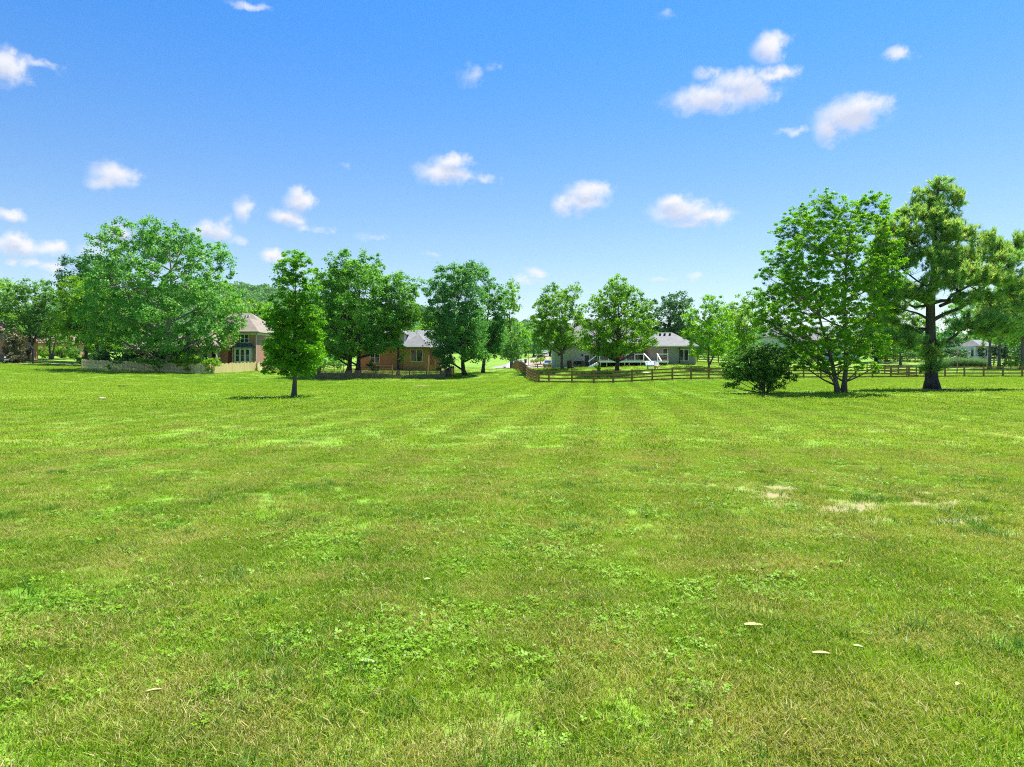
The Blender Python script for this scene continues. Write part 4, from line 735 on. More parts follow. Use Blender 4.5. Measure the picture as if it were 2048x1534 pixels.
for (a, lab) in ((1964, 'leftmost dark columnar evergreen by the white porch'), (1989, 'middle dark columnar evergreen right of the white porch'), (2010, 'rightmost dark columnar evergreen near the right edge')):
    shrub('columnar_evergreen', lab, a, 140, [(a, 695, 4, 7), (a, 703, 6, 8), (a, 712, 6.5, 7)], 'arbor', .2, 3, 1.8, 'evergreen', 'columnar evergreens')
for (a, b, lf, dd, lab) in ((1836, 706, 'mapleB', 148, 'dark undergrowth left of the pine trunk behind the rail fence'), (1892, 702, 'dark', 146, 'dark bushes just right of the pine trunk behind the plume grasses'), (2034, 702, 'dark', 150, 'dark bushes at the right photo edge behind the pines'), (1770, 708, 'oak', 150, 'green undergrowth between the double stems and the pine'), (1590, 712, 'lime', 140, 'bright undergrowth behind the fan shrub')):
    shrub('wild_bush', lab, a, dd, [(a, b, 22, 14), (a + 20, b + 4, 16, 12), (a - 18, b + 5, 16, 11)], lf, .32, 7, 1.0)
# plume grasses: clumps of arching blades
me_pl = tuft(301, 420, .55, 1.35, .05, .75)
for i, a in enumerate((1884, 1897, 1911, 1925, 1938, 1952, 1965)):
    o = link_mesh('plume_grass', me_pl, M['plume'], None, at(a, 118 + (i % 3) * .8)); s = (.85, 1, .92, 1.08, 1.1, .95, .85)[i]; o.scale = (s * 1.2, s * 1.2, s); o.rotation_euler = (0, 0, i * 1.1)
    tag(o, ('small dark plume grass clump, left end of the row' if i == 0 else 'plume grass clump at the right end of the row behind the fence' if i == 6 else 'tall plume grass clump in the row behind the right fence'), 'ornamental grass', 'plume grasses in a row')
# bare pale branches
b0 = at(1914, 99); t = thing('bare_tree', 'leafless pale-branched small tree right of the pine trunk', 'tree', b0); mb = MB(); k = 99 / F
def Qb(a, b, y=0): return np.array(((a - 1914) * k, y, PZ(b, 99) - b0[2]))
for path, r in (([(1914,745),(1914,722),(1913,700),(1911,690),(1905,682)], .09), ([(1913,702),(1920,694),(1926,686),(1921,678),(1917,672)], .06), ([(1926,686),(1932,680),(1937,672)], .04), ([(1913,700),(1918,708),(1935,704),(1942,702)], .05), ([(1914,712),(1905,716),(1898,719)], .06), ([(1911,690),(1904,684),(1898,680)], .04), ([(1920,694),(1930,692),(1942,688)], .03), ([(1918,680),(1928,676),(1936,671)], .03), ([(1905,682),(1897,676),(1890,675)], .03), ([(1942,702),(1952,697),(1960,690)], .03)):
    mb.tube([Qb(a, b, random.uniform(-.4, .4) if i else 0) for i, (a, b) in enumerate(path)], np.linspace(r, r * .35, len(path)), 6)
mb.build('branches', M['twig'], t, smooth=True)

# ------------------------------------------------------------------ fences
def board_fence(name, label, runs, hgt, step, mat='fence_brown', group=None, rails=4, pw=.15, rh=.15):
    x0, y0 = runs[0][0]; root = thing(name, label, 'fence', (x0, y0, G(x0, y0)), 0, group); oz = G(x0, y0)
    for run in runs:
        P = np.array(run, float); s = np.r_[0, np.cumsum(np.hypot(*np.diff(P, axis=0).T))]; n = max(1, int(round(s[-1] / step))); t = np.linspace(0, s[-1], n + 1)
        X, Y = np.interp(t, s, P[:, 0]), np.interp(t, s, P[:, 1]); Z = G(X, Y)
        for i in range(n + 1):
            lx, ly, lz = X[i] - x0, Y[i] - y0, Z[i] - oz; j = max(0, min(n - 1, i)); an = math.atan2(Y[j + 1] - Y[j], X[j + 1] - X[j]) if n else 0
            hh = hgt + random.uniform(.03, .09); MB().box(lx - pw / 2, lx + pw / 2, ly - pw / 2, ly + pw / 2, lz - .3, lz + hh, an, (lx, ly)).build('post', M[mat], root)
        for i in range(n):
            tx, ty = X[i + 1] - X[i], Y[i + 1] - Y[i]; l = math.hypot(tx, ty); nx, ny = ty / l, -tx / l; o = pw / 2 + .02; mb = MB()
            for r in range(rails):
                h = hgt - .1 - r * (hgt - .28) / (rails - 1); j1, j2 = random.uniform(-.012, .012), random.uniform(-.012, .012)
                mb.bar((X[i] - x0 + nx * o, Y[i] - y0 + ny * o, Z[i] - oz + h + j1), (X[i + 1] - x0 + nx * o, Y[i + 1] - y0 + ny * o, Z[i + 1] - oz + h + j2), .035, rh)
            mb.build('rails', M[mat], root)
    return root
board_fence('board_fence', 'brown four-board fence enclosing the yard of the grey house', [[pd(1024, 135), pd(1080, 72), pd(1175, 72.5), pd(1266, 75), pd(1359, 76.5), pd(1452, 79)]], 1.36, 2.44)
board_fence('board_fence', 'brown board fence running across behind the fan shrub and the pine', [[pd(1452.8, 79.6), pd(1611, 85), pd(1744, 87), pd(1889, 88), pd(2040, 88), pd(2160, 88)]], 1.46, 2.44)
board_fence('board_fence', 'far brown board fence between the lane and the grey house', [[pd(1024.5, 135.4), pd(1060, 136), pd(1122, 132)]], 1.36, 2.6)
board_fence('board_fence', 'brown side fence angling back from the long fence left of the pine', [[pd(1853, 89), pd(1800, 97), pd(1734, 112)]], 1.4, 2.9)
board_fence('board_fence', 'short brown fence right of the grey house wall', [[pd(1394, 108), pd(1425, 110), pd(1458, 112)]], 1.4, 2.44)
board_fence('board_fence', 'distant dark rail fence behind the pine on the left', [[pd(1770, 140), pd(1830, 140), pd(1865, 138)]], 1.4, 2.8)
board_fence('board_fence', 'dark rail fence in front of the white porch house at the right', [[pd(1958, 128), pd(2000, 124), pd(2060, 120)]], 1.4, 2.6)

def picket_fence(name, label, secs, mat, hgt, pw, gap, style, rail_mat=None, step=2.4):
    x0, y0 = secs[0][0]; oz = G(x0, y0); root = thing(name, label, 'fence', (x0, y0, oz)); done = set()
    for si, (A, B) in enumerate(secs):
        st = style[si] if isinstance(style, (list, tuple)) else style; l = math.hypot(B[0] - A[0], B[1] - A[1]); tx, ty = (B[0] - A[0]) / l, (B[1] - A[1]) / l; nx, ny = ty, -tx
        nb = max(1, int(round(l / step))); an = math.atan2(ty, tx)
        for b in range(nb + 1):
            px, py = A[0] + tx * l * b / nb, A[1] + ty * l * b / nb; key = (round(px, 1), round(py, 1))
            if key in done: continue
            done.add(key); z = G(px, py) - oz; lx, ly = px - x0 + -nx * .06, py - y0 - ny * .06
            MB().box(lx - .06, lx + .06, ly - .06, ly + .06, z - .3, z + hgt * (1.05 if st == 'scallop' else .97), an, (lx, ly)).build('post', M[mat], root)
        for b in range(nb):
            s0, s1 = l * b / nb, l * (b + 1) / nb; mb = MB(); s = s0 + .02
            while s + pw < s1:
                c = s + pw / 2; px, py = A[0] + tx * c, A[1] + ty * c; z = G(px, py) - oz; lx, ly = px - x0 + nx * .03, py - y0 + ny * .03; h = hgt + random.uniform(-.02, .02)
                if st == 'scallop': h -= .17 * math.sin(math.pi * ((c / .8) % 1)) ; h += .05
                if st == 'dog': h += random.uniform(-.04, .05)
                i = len(mb.v)
                for off in (-.012, .012):
                    for u, v in ((-pw / 2, .04), (pw / 2, .04), (pw / 2, h - .09), (pw * .2, h), (-pw * .2, h), (-pw / 2, h - .09)):
                        mb.v.append((lx + tx * u + nx * off, ly + ty * u + ny * off, z + v))
                mb.f += [tuple(i + q for q in (5, 4, 3, 2, 1, 0)), tuple(i + 6 + q for q in range(6))]
                for q in range(6): mb.f.append((i + q, i + (q + 1) % 6, i + 6 + (q + 1) % 6, i + 6 + q))
                s += pw + (gap if st != 'scallop' else .006)
            for hz in ((.25, .8) if hgt < 1.3 else (.3, .8, 1.25)):
                a = np.array((A[0] + tx * s0 - x0, A[1] + ty * s0 - y0)); e = np.array((A[0] + tx * s1 - x0, A[1] + ty * s1 - y0)); mb.bar((a[0] - nx * .02, a[1] - ny * .02, G(a[0] + x0, a[1] + y0) - oz + hz), (e[0] - nx * .02, e[1] - ny * .02, G(e[0] + x0, e[1] + y0) - oz + hz), .04, .09)
            mb.build('pickets', M[mat], root)
    return root
picket_fence('tan_fence', 'weathered tan picket fence with scalloped right end around the left yard', [(pd(163, 97), pd(290, 96)), (pd(290, 96), pd(413, 95)), (pd(413, 95), pd(511, 105)), (pd(511, 105), pd(526, 110))], 'fence_tan', 1.45, .13, .05, ['dog', 'dog', 'scallop', 'scallop'])
picket_fence('picket_fence', 'low brown spaced-picket fence in front of the grey-roofed house', [(pd(640, 100), pd(614, 91)), (pd(614, 91), pd(750, 91)), (pd(750, 91), pd(888, 91)), (pd(888, 91), pd(908, 104))], 'picket', 1.18, .085, .07, 'plain')

# ------------------------------------------------------------------ houses
def window(root, x, z, w, h, y, nm='window', mull=1, bars=True, frame='white', fr=.09, parent=None, axis='y', sgn=-1):
    """window on a wall facing -y (axis y) or +x (axis x); frame > pane"""
    def bx(mb, a0, a1, o0, o1, z0, z1):
        if axis == 'y': mb.box(a0, a1, y + min(sgn * o0, sgn * o1), y + max(sgn * o0, sgn * o1), z0, z1)
        else: mb.box(y + min(sgn * o0, sgn * o1), y + max(sgn * o0, sgn * o1), a0, a1, z0, z1)
    mb = MB(); bx(mb, x - w / 2 - fr, x - w / 2, 0, .07, z - fr, z + h + fr); bx(mb, x + w / 2, x + w / 2 + fr, 0, .07, z - fr, z + h + fr); bx(mb, x - w / 2, x + w / 2, 0, .068, z + h, z + h + fr); bx(mb, x - w / 2 - .03, x + w / 2 + .03, 0, .09, z - fr, z)
    for i in range(1, mull): c = x - w / 2 + w * i / mull; bx(mb, c - .06, c + .06, 0, .066, z, z + h)
    if bars: bx(mb, x - w / 2, x + w / 2, 0, .06, z + h * .5 - .03, z + h * .5 + .03)
    f = mb.build(nm, M[frame], root); p = MB(); bx(p, x - w / 2, x + w / 2, -.01, .03, z, z + h); p.build('pane', M['pane'], f); return f
# left brick house
hl = thing('brick_house', 'two-storey brown brick house with tan hipped roof and bay window behind the tan fence', 'house', at(490, 111)); z0 = -.6
mb = MB().box(-1.9, 1.9, 0, 5, z0, 6.4).box(-9, 1.9, 5.003, 13, z0, 6.4); mb.build('wall', M['brickd'], hl)
rf = MB().hip(-2.35, 2.35, -.45, 8.5, 6.55, 8.75, 0, 0, 2.0, 6.6).hip(-9.4, 2.353, 4.6, 13.4, 6.553, 10.1, -5.6, -2.4, 9, 9).build('roof', M['shin_tan'], hl)
for x in (-4.35, -3.85, -3.1, -2.6): MB().box(x - .12, x + .12, 8.05, 8.4, 9.45, 9.72).build('roof_vent', M['white'], rf)
MB().box(-.35, -.1, 1.35, 1.75, 8.05, 8.4).build('roof_vent', M['white'], rf)
MB().box(-2.0, 2.0, -.09, -.004, 6.0, 6.36).box(1.905, 1.99, -.09, 13, 6.0, 6.36).build('frieze', M['cream'], hl)
MB().box(-2.36, 2.36, -.56, -.455, 6.42, 6.56).box(2.36, 2.46, -.56, 13.4, 6.42, 6.56).build('gutter', M['cream'], hl)
for x in (-1.95, 1.85): MB().box(x - .05, x + .05, -.14, -.04, 0, 6.4).build('downspout', M['white'], hl)
window(hl, -.06, 4.75, 1.3, 1.25, 0, mull=2)
bay = MB().box(-1.5, 1.25, -.75, -.003, z0, 4.0); bay = bay.build('bay', M['trim'], hl)
MB().hip(-1.75, 1.6, -1.0, -.003, 4.05, 4.65, -1.1, .95, -.1, -.1, .12).build('bay_roof', M['shin_dark'], bay)
for x in (-.9, -.1, .72): window(hl, x, 1.75, .5, 1.85, -.75)
MB().box(-4.2, -3.05, .6, 1.7, z0, 7.3).box(-4.28, -2.97, .52, 1.78, 7.3, 7.55).build('chimney', M['brickr'], hl)
MB().box(-3.05, -1.905, 2.5, 4.9, z0, 4.1).build('link_wall', M['siding_c'], hl); MB().hip(-3.4, -1.907, 2.1, 5, 4.15, 5.6, -2.2, -1.95, 4.7, 4.7).build('link_roof', M['shin_tan'], hl)
MB().box(-2.35, -1.91, -.12, 2.3, 5.2, 5.3).box(-2.2, -1.91, .0, 2.2, 5.3, 5.8).build('metal_awning', M['metal'], hl)
MB().box(-8.6, -4.25, -1, 5, z0, 4.1).build('wing_wall', M['siding_c'], hl); MB().hip(-9, -4.0, -1.5, 5.4, 4.15, 6.3, -7, -6, 2, 2).build('wing_roof', M['shin_tan'], hl)
window(hl, -7.75, 1.6, .9, 2.1, -1, bars=False); window(hl, -6.05, 1.6, .8, 2.2, -1); MB().box(-4.95, -4.4, -1.05, -1.004, 0.8, 3.4).build('door', M['black'], hl)
MB().box(-20, -8.61, 0, 9, z0, 3.3).build('garden_wing', M['brickr'], hl); MB().hip(-20.4, -8.3, -.5, 9.5, 3.35, 6.0, -16, -11, 4.5, 4.5).build('garden_roof', M['shin_tan'], hl); window(hl, -19.2, 1.2, .9, 1.5, 0); window(hl, -13, 1.2, 1.4, 1.5, 0, mull=2)
MB().box(-9, -2.2, -2.6, -1.05, .45, .6).box(-2.3, -2.2, -2.6, -2.5, .6, 1.6).box(-9, -8.9, -2.6, -2.5, .6, 1.6).box(-5.7, -5.6, -2.6, -2.5, .6, 1.6).box(-9, -2.2, -2.59, -2.51, 1.6, 1.68).build('patio_deck', M['picket'], hl)
# middle house
hm = thing('brick_house', 'grey-roofed brick house with white gable behind the brown picket fence', 'house', at(835, 107)); z0 = -.6
MB().box(-2.2, 1.75, 0, 4, z0, 3.6).box(-9.5, 3.4, 1.6, 9, z0, 3.598).build('wall', M['brickd'], hm)
MB().hip(-2.75, 2.05, -.55, 5.2, 3.75, 5.95, -.1, -.1, 1.9, 4.2).hip(-9.9, 3.9, 1.1, 9.4, 3.753, 6.6, -6, 2.0, 5.2, 5.2).build('roof', M['shin_gray'], hm)
mb = MB()
for i in range(9): x = -2.5 + i * .53; mb.box(x - .05, x + .05, -.5, -.003, 3.4, 3.56)
mb.build('rafter_ends', M['cedar'], hm)
MB().box(-5.2, -2.25, 1.2, 6, 3.9, 5.85).build('upper_wall', M['siding_w'], hm)
MB().hip(-5.5, -1.95, .8, 6.5, 5.9, 7.3, -3.7, -3.7, 2.6, 4.7).build('upper_roof', M['shin_gray'], hm)
if 0: MB().quad((-5.5, .8, 5.9), (-1.9, .8, 8.3), (-1.9, 7, 8.3), (-5.5, 7, 5.9)).quad((-1.9, .8, 8.3), (.6, 4.2, 6.5), (.6, 7, 6.5), (-1.9, 7, 8.3)).quad((-5.5, .8, 5.9), (-2.1, .8, 5.9), (-1.9, .8, 8.3)).quad((-2.1, .8, 5.9), (.6, 4.2, 6.5), (-1.9, .8, 8.3)).quad((-2.1, .8, 5.9), (-2.1, 3.6, 5.4), (.6, 4.2, 6.5)).build('upper_roof', M['shin_gray'], hm)
MB().box(-5.5, -2.15, .74, .795, 5.78, 5.96).build('fascia', M['cream'], hm)
window(hm, -.1, 1.5, 1.75, 1.75, 0, mull=2, bars=False, frame='cream'); window(hm, -7, 1.3, 1.4, 1.5, 1.6, mull=2)
MB().box(1.9, 2.02, -.6, -.48, 0, 1.9).box(2.75, 2.87, -.6, -.48, 0, 1.9).box(1.9, 2.87, -.58, -.5, 1.8, 1.9).box(1.9, 2.87, -.58, -.5, .85, .93).box(1.9, 2.87, -.55, -.52, 0, .85).build('gate_post', M['cedar'], hm)
MB().box(-10.5, -3.6, -1.8, -1.7, .75, .9).box(-10.5, -3.6, -1.8, -1.7, .25, .4).box(-10.5, -10.38, -1.83, -1.71, -.3, 1).box(-3.7, -3.58, -1.83, -1.71, -.3, 1).box(-7, -6.88, -1.83, -1.71, -.3, 1).box(-10.5, -3.5, -1.69, 1.5, -.1, .12).build('patio_rail', M['cedar'], hm)
MB().box(-14.2, -14.1, -2, -1.9, -.3, 1.2).box(-14.4, -11, -2.06, -1.86, .9, 1.05).box(-12.6, -12.5, -2, -1.9, -.3, 1).box(-11.2, -11.1, -2, -1.9, -.3, 1.0).build('garden_rail', M['cedar'], hm)
# grey house
hg = thing('grey_house', 'grey stucco house with hipped grey roof behind the board fence', 'house', at(1250, 101)); bz = hg.location.z; A_ = lambda z: z - bz
MB().box(3.7, 10.5, 0, 9, A_(.4), A_(3.9)).box(-4.79, 3.69, 4, 11, A_(.2), A_(4.4)).build('wall', M['stucco'], hg); MB().box(-10.2, -4.8, 3, 12, A_(-.2), A_(4.4)).build('side_wall', M['stucco_l'], hg)
rf = MB().hip(3.3, 10.95, -.45, 9.4, A_(4.0), A_(6.15), 5.6, 8.0, 4.3, 4.3).hip(-10.6, 4.2, 2.55, 12.4, A_(4.5), A_(8.4), -6.5, 0, 7.5, 7.5).build('roof', M['shin_slate'], hg)
for x in (5.9, 6.6, 7.4): MB().box(x - .14, x + .14, 3.1, 3.45, A_(5.75), A_(6.0)).build('roof_vent', M['black'], rf)
MB().box(3.3, 10.95, -.53, -.452, A_(3.85), A_(4.02)).build('gutter', M['cream'], hg)
MB().box(8.0, 8.1, -.12, -.02, A_(.8), A_(3.85)).build('downspout', M['black'], hg)
window(hg, 5.95, A_(2.55), .62, 1.05, 0, bars=False); window(hg, 8.7, A_(1.85), 1.3, 1.6, 0, 'patio_door', mull=2, bars=False)
for x in (-3.6, -1.6, .6): window(hg, x, A_(2.1), 1.3, 1.3, 4, mull=2)
window(hg, 2.6, A_(1.85), 1.7, 1.9, 4, 'patio_door', mull=2, bars=False); MB().box(-5.6, -5.0, 2.95, 2.997, A_(.8), A_(2.6)).build('door', M['navy'], hg)
MB().box(-9.7, -9.45, 2.85, 2.997, A_(2.6), A_(2.95)).build('wall_lamp', M['black'], hg); MB().box(-6.1, -5.9, 2.85, 2.997, A_(2.5), A_(2.8)).build('wall_lamp', M['black'], hg)
# its white deck
dk = thing('deck', 'raised white-railed deck with steps against the grey house', 'deck', (hg.location.x, hg.location.y, bz)); fl = A_(1.8); tp = A_(2.85)
MB().box(-4.0, 3.0, -2.2, 3.95, fl - .1, fl).box(3.003, 5.9, -2.2, -.05, fl - .1, fl).build('floor', M['cedar'], dk); MB().box(-4.05, 5.95, -2.26, -2.205, fl - .22, fl + .02).build('fascia', M['rail_white'], dk)
MB().box(-3.9, 2.4, 1.2, 1.3, A_(.2), fl - .12).build('dark_sheet', M['black'], dk)  # black sheet standing well back below the deck floor
for x in (-3.9, -3.0, -.4, .25, 1.9, 3.6, 5.8): MB().box(x - .06, x + .06, -2.18, -2.06, A_(.1), fl - .12).build('leg', M['cream'], dk)
def railing(x0, x1, y, name='railing'):
    mb = MB().box(x0, x1, y - .05, y + .05, tp - .12, tp).box(x0, x1, y - .03, y + .03, fl + .06, fl + .16); f = mb.build(name, M['rail_white'], dk); n = max(1, int(round((x1 - x0) / 1.3)))
    p = MB()
    for i in range(n + 1): c = x0 + (x1 - x0) * i / n; p.box(c - .055, c + .055, y - .056, y + .056, fl, tp + .06)
    p.build('railing_post', M['rail_white'], f); b = MB()
    for j in range(7): b.box(x0, x1, y - .012, y + .012, fl + .22 + j * .1, fl + .24 + j * .1)
    b.build('cable', M['black'], f)
railing(-4.0, 2.35, -2.1); railing(4.35, 5.85, -2.1)
MB().bar((2.4, -2.1, tp), (3.0, -4.1, A_(1.75)), .12, .14).build('stair_rail', M['rail_white'], dk); MB().bar((4.3, -2.1, tp), (4.5, -4.1, A_(1.75)), .12, .14).build('stair_rail', M['rail_white'], dk)
mb = MB()
for i in range(6): mb.box(2.5, 4.4, -2.3 - .3 * (i + 1), -2.3 - .3 * i, A_(.3), fl - .02 - .17 * (i + 1))
mb.build('steps', M['rail_white'], dk)
mb = MB()
for i in range(6): mb.box(-4.05 - .3 * (i + 1), -4.05 - .3 * i, -1.6, -.2, A_(.3), fl - .02 - .17 * (i + 1))
mb.build('steps', M['rail_white'], dk); MB().bar((-4.05, -1.65, tp), (-5.6, -1.65, A_(1.7)), .1, .12).build('stair_rail', M['rail_white'], dk)
# other houses
hf = thing('brick_house', 'brick house with brown roof cut by the left photo edge', 'house', at(-60, 122)); MB().box(-14, 5.9, 0, 9, -.6, 3.7).build('wall', M['brickr'], hf); MB().hip(-14.5, 6.4, -.5, 9.5, 3.8, 7.6, -10, 2.0, 4.5, 4.5).build('roof', M['shin_brown'], hf); window(hf, 2.5, 1.2, 1.1, 1.5, 0)
hb = thing('brick_house', 'small brown-roofed house half hidden behind the locust tree', 'house', at(88, 160)); MB().box(-4.5, 4.5, 0, 8, -.6, 2.9).build('wall', M['brickr'], hb); MB().hip(-5, 5, -.5, 8.5, 3.0, 6.4, -1.5, 1.5, 4, 4).build('roof', M['shin_brown'], hb); window(hb, 1.5, 1, 1.1, 1.4, 0)
hw = thing('white_house', 'white two-storey house with grey roof glimpsed through the double-stemmed tree', 'house', at(1625, 160)); MB().box(-9, -4, -1.5, 8, -.6, 5.6).box(-3.99, 11, 0, 9, -.6, 4.6).build('wall', M['siding_w'], hw)
MB().hip(-9.4, -3.6, -1.9, 8.4, 5.7, 8.4, -6.5, -6.5, 1.5, 6.5).hip(-4.2, 11.4, -.5, 9.5, 4.7, 8.2, -.5, 8, 4.5, 4.5).build('roof', M['shin_slate'], hw); window(hw, -6.5, 3.6, 1.1, 1.5, -1.5); window(hw, 0, 1.4, 1.2, 1.6, 0, mull=2); window(hw, 6, 1.4, 1.2, 1.6, 0, mull=2)
hp = thing('white_house', 'white porch house with pale grey roof behind the columnar evergreens', 'house', at(1985, 152)); MB().box(-5.6, -.4, 0, 6, -.6, 3.1).build('wall', M['siding_w'], hp); MB().hip(-4.2, -.1, -2.4, 6.5, 3.2, 4.7, -3.0, -1.2, 2.2, 2.2).build('roof', M['shin_slate'], hp)
for x in (-5.4, -3.2, -.6): MB().box(x - .12, x + .12, -2.2, -1.96, .2, 3.1).build('porch_column', M['white'], hp)
MB().box(-5.6, -.4, -2.2, -.004, -.6, .2).build('porch_floor', M['white'], hp); MB().box(-5.3, -3.3, -2.15, -2.1, .8, .9).box(-5.3, -3.3, -2.15, -2.1, .3, .36).build('porch_rail', M['white'], hp); window(hp, -4.4, .9, .9, 1.6, 0); window(hp, -1.6, .9, .8, 1.6, 0)

# ------------------------------------------------------------------ vehicles
def wheel(root, x, y, r=.36, w=.24):
    mb = MB(); n = 20; i0 = 0
    prof = [(r * .62, -w / 2), (r * .95, -w / 2), (r, -w / 2 + .03), (r, w / 2 - .03), (r * .95, w / 2), (r * .62, w / 2)]
    for rr, yy in prof:
        for q in range(n): a = 2 * math.pi * q / n; mb.v.append((x + rr * math.cos(a), y + yy, r + rr * math.sin(a)))
    for j in range(len(prof) - 1):
        for q in range(n): q2 = (q + 1) % n; mb.f.append((j * n + q, j * n + q2, (j + 1) * n + q2, (j + 1) * n + q))
    o = mb.build('wheel', M['rubber'], root, smooth=True); h = MB()
    for rr, yy in ((r * .64, -w / 2 + .02), (r * .64, w / 2 - .02)):
        for q in range(n): a = 2 * math.pi * q / n; h.v.append((x + rr * math.cos(a), y + yy, r + rr * math.sin(a)))
    h.f = [tuple(range(n)), tuple(range(n, 2 * n))[::-1]]; h.build('rim', M['metal'], o)
def car_body(prof, half, tuck, zt, name, mat, root):
    """side profile (x, z) loop; the body narrows above zt"""
    mb = MB(); n = len(prof)
    for sgn in (-1, 1):
        for x, z in prof: mb.v.append((x, sgn * (half - (tuck * (z - zt) / .7 if z > zt else 0)), z))
    mb.f = [tuple(range(n))[::-1], tuple(range(n, 2 * n))] + [(k, (k + 1) % n, n + (k + 1) % n, n + k) for k in range(n)]
    return mb.build(name, mat, root, bevel=.05)
def suv(label, px, d, rz, mat):
    t = thing('parked_car', label, 'car', at(px, d, .08), rz, None)
    car_body([(-2.3, .32), (-1.78, .3), (-1.72, .62), (-1.45, .76), (-1.15, .62), (-1.08, .28), (1.05, .28), (1.12, .62), (1.4, .76), (1.68, .62), (1.74, .3), (2.3, .36), (2.36, .7), (2.25, .98), (1.25, 1.08), (.55, 1.62), (-.2, 1.72), (-1.6, 1.7), (-2.1, 1.1), (-2.35, 1.0), (-2.36, .6)], .92, .2, 1.05, 'body', mat, t)
    for sg in (-1, 1):
        y = sg * .86; mb = MB(); q = [(-1.55, 1.14), (.95, 1.12), (.45, 1.56), (-1.35, 1.6)]; k = lambda z: sg * (.945 - .2 * (z - 1.05) / .7)
        mb.quad(*[(x, k(z), z) for x, z in (q if sg > 0 else q[::-1])]); mb.build('side_window', M['carglass'], t)
        wheel(t, -1.43, sg * .8); wheel(t, 1.4, sg * .8)
    MB().quad((-2.06, -.7, 1.16), (-2.06, .7, 1.16), (-1.685, .6, 1.62), (-1.685, -.6, 1.62)).build('rear_window', M['carglass'], t)
    MB().quad((1.24, .75, 1.13), (1.24, -.75, 1.13), (.66, -.62, 1.58), (.66, .62, 1.58)).build('windscreen', M['carglass'], t)
    for sg in (-1, 1): MB().box(-2.4, -2.33, min(sg * .6, sg * .86), max(sg * .6, sg * .86), .82, 1.02).build('tail_light', M['lampred'], t); MB().box(2.26, 2.34, min(sg * .55, sg * .85), max(sg * .55, sg * .85), .74, .9).build('headlight', M['lampw'], t)
    MB().box(-2.42, -2.3, -.85, .85, .38, .6).box(2.3, 2.42, -.85, .85, .36, .56).build('bumper', M['black'], t); MB().box(-2.385, -2.362, -.26, .26, .68, .8).build('number_plate', M['white'], t); return t
suv('silver car parked behind the board fence on the lane', 1101, 141.5, R(70), M['silver']); suv('white car parked farther up the gravel drive under the trees', 1089.5, 231, R(88), M['whitecar'])
tk = thing('pickup_truck', 'black pickup truck cut by the left photo edge on the pale road', 'truck', at(-19, 115, .08), 0)
car_body([(-2.9, .5), (-2.3, .5), (-2.2, .85), (-1.9, 1.0), (-1.6, .85), (-1.5, .45), (1.35, .45), (1.45, .85), (1.75, 1.0), (2.05, .85), (2.15, .5), (2.95, .5), (3.0, .95), (2.9, 1.15), (2.85, 1.28), (1.05, 1.32), (.45, 1.95), (-.2, 2.02), (-1.1, 1.98), (-1.35, 1.3), (-2.9, 1.3)], .98, .2, 1.25, 'body', M['blackcar'], tk)
for sg in (-1, 1): wheel(tk, -1.9, sg * .86, .42, .28); wheel(tk, 1.75, sg * .86, .42, .28)
for sg in (-1, 1):
    kk = lambda z: sg * (1.0 - .2 * (z - 1.25) / .7); q = [(-1.1, 1.36), (.85, 1.38), (.4, 1.86), (-.98, 1.88)]; MB().quad(*[(x, kk(z), z) for x, z in (q if sg > 0 else q[::-1])]).build('side_window', M['carglass'], tk)
    MB().box(2.93, 3.02, min(sg * .6, sg * .92), max(sg * .6, sg * .92), .95, 1.15).build('headlight', M['lampw'], tk)
MB().box(2.96, 3.12, -.95, .95, .52, .78).build('bumper', M['metal'], tk)

# ------------------------------------------------------------------ yard things
bh = thing('basketball_hoop', 'black basketball hoop on a post beside the pale road', 'basketball hoop', at(66, 113.5)); MB().box(-.1, .1, -.1, .1, -.2, 2.6).build('post', M['black'], bh)
MB().bar((0, 0, 2.4), (-.55, .1, 3.1), .12, .14).bar((0, 0, 2.0), (-.5, .1, 2.75), .08, .1).build('arm', M['black'], bh); MB().box(-.75, -.68, -.8, .9, 2.6, 3.6, R(15), (-.7, 0)).build('backboard', M['black'], bh)
mb = MB(); ring = [(-1.0 + .23 * math.cos(a), .05 + .23 * math.sin(a), 2.85) for a in np.linspace(0, 6.283, 14)]; mb.tube(ring, [.02] * 14, 5).build('rim', M['redp'], bh)
gr = thing('grill', 'black barbecue grill with silver lid on the left patio', 'grill', (hl.location.x - 4.1, hl.location.y - 2.0, hl.location.z + .6)); MB().box(-.6, .6, -.3, .3, .1, .85).build('cabinet', M['black'], gr, bevel=.03); MB().prism([(-.3, .86), (-.22, 1.1), (0, 1.2), (.22, 1.1), (.3, .86)], -.5, .5).build('lid', M['metal'], gr, bevel=.03)
for x in (-.5, .5): MB().box(x - .05, x + .05, -.2, .2, 0, .1).build('leg', M['black'], gr)
def barrel(lab, px, d, s, mat): o = MB().lathe([(.3, 0), (.36, .2), (.38, .5), (.36, .8), (.3, 1.0), (.27, 1.0), (.27, .95)], 14).build('barrel', M[mat], None, smooth=False, loc=at(px, d)); o.scale = (s, s, s); return tag(o, lab, 'barrel')
barrel('rusty brown barrel under the forked tree by the pale wall', 1139.5, 99.5, 1.15, 'rust'); barrel('navy bin beside the pale wall of the grey house', 1165.5, 102, 1.05, 'navy')
ch = None
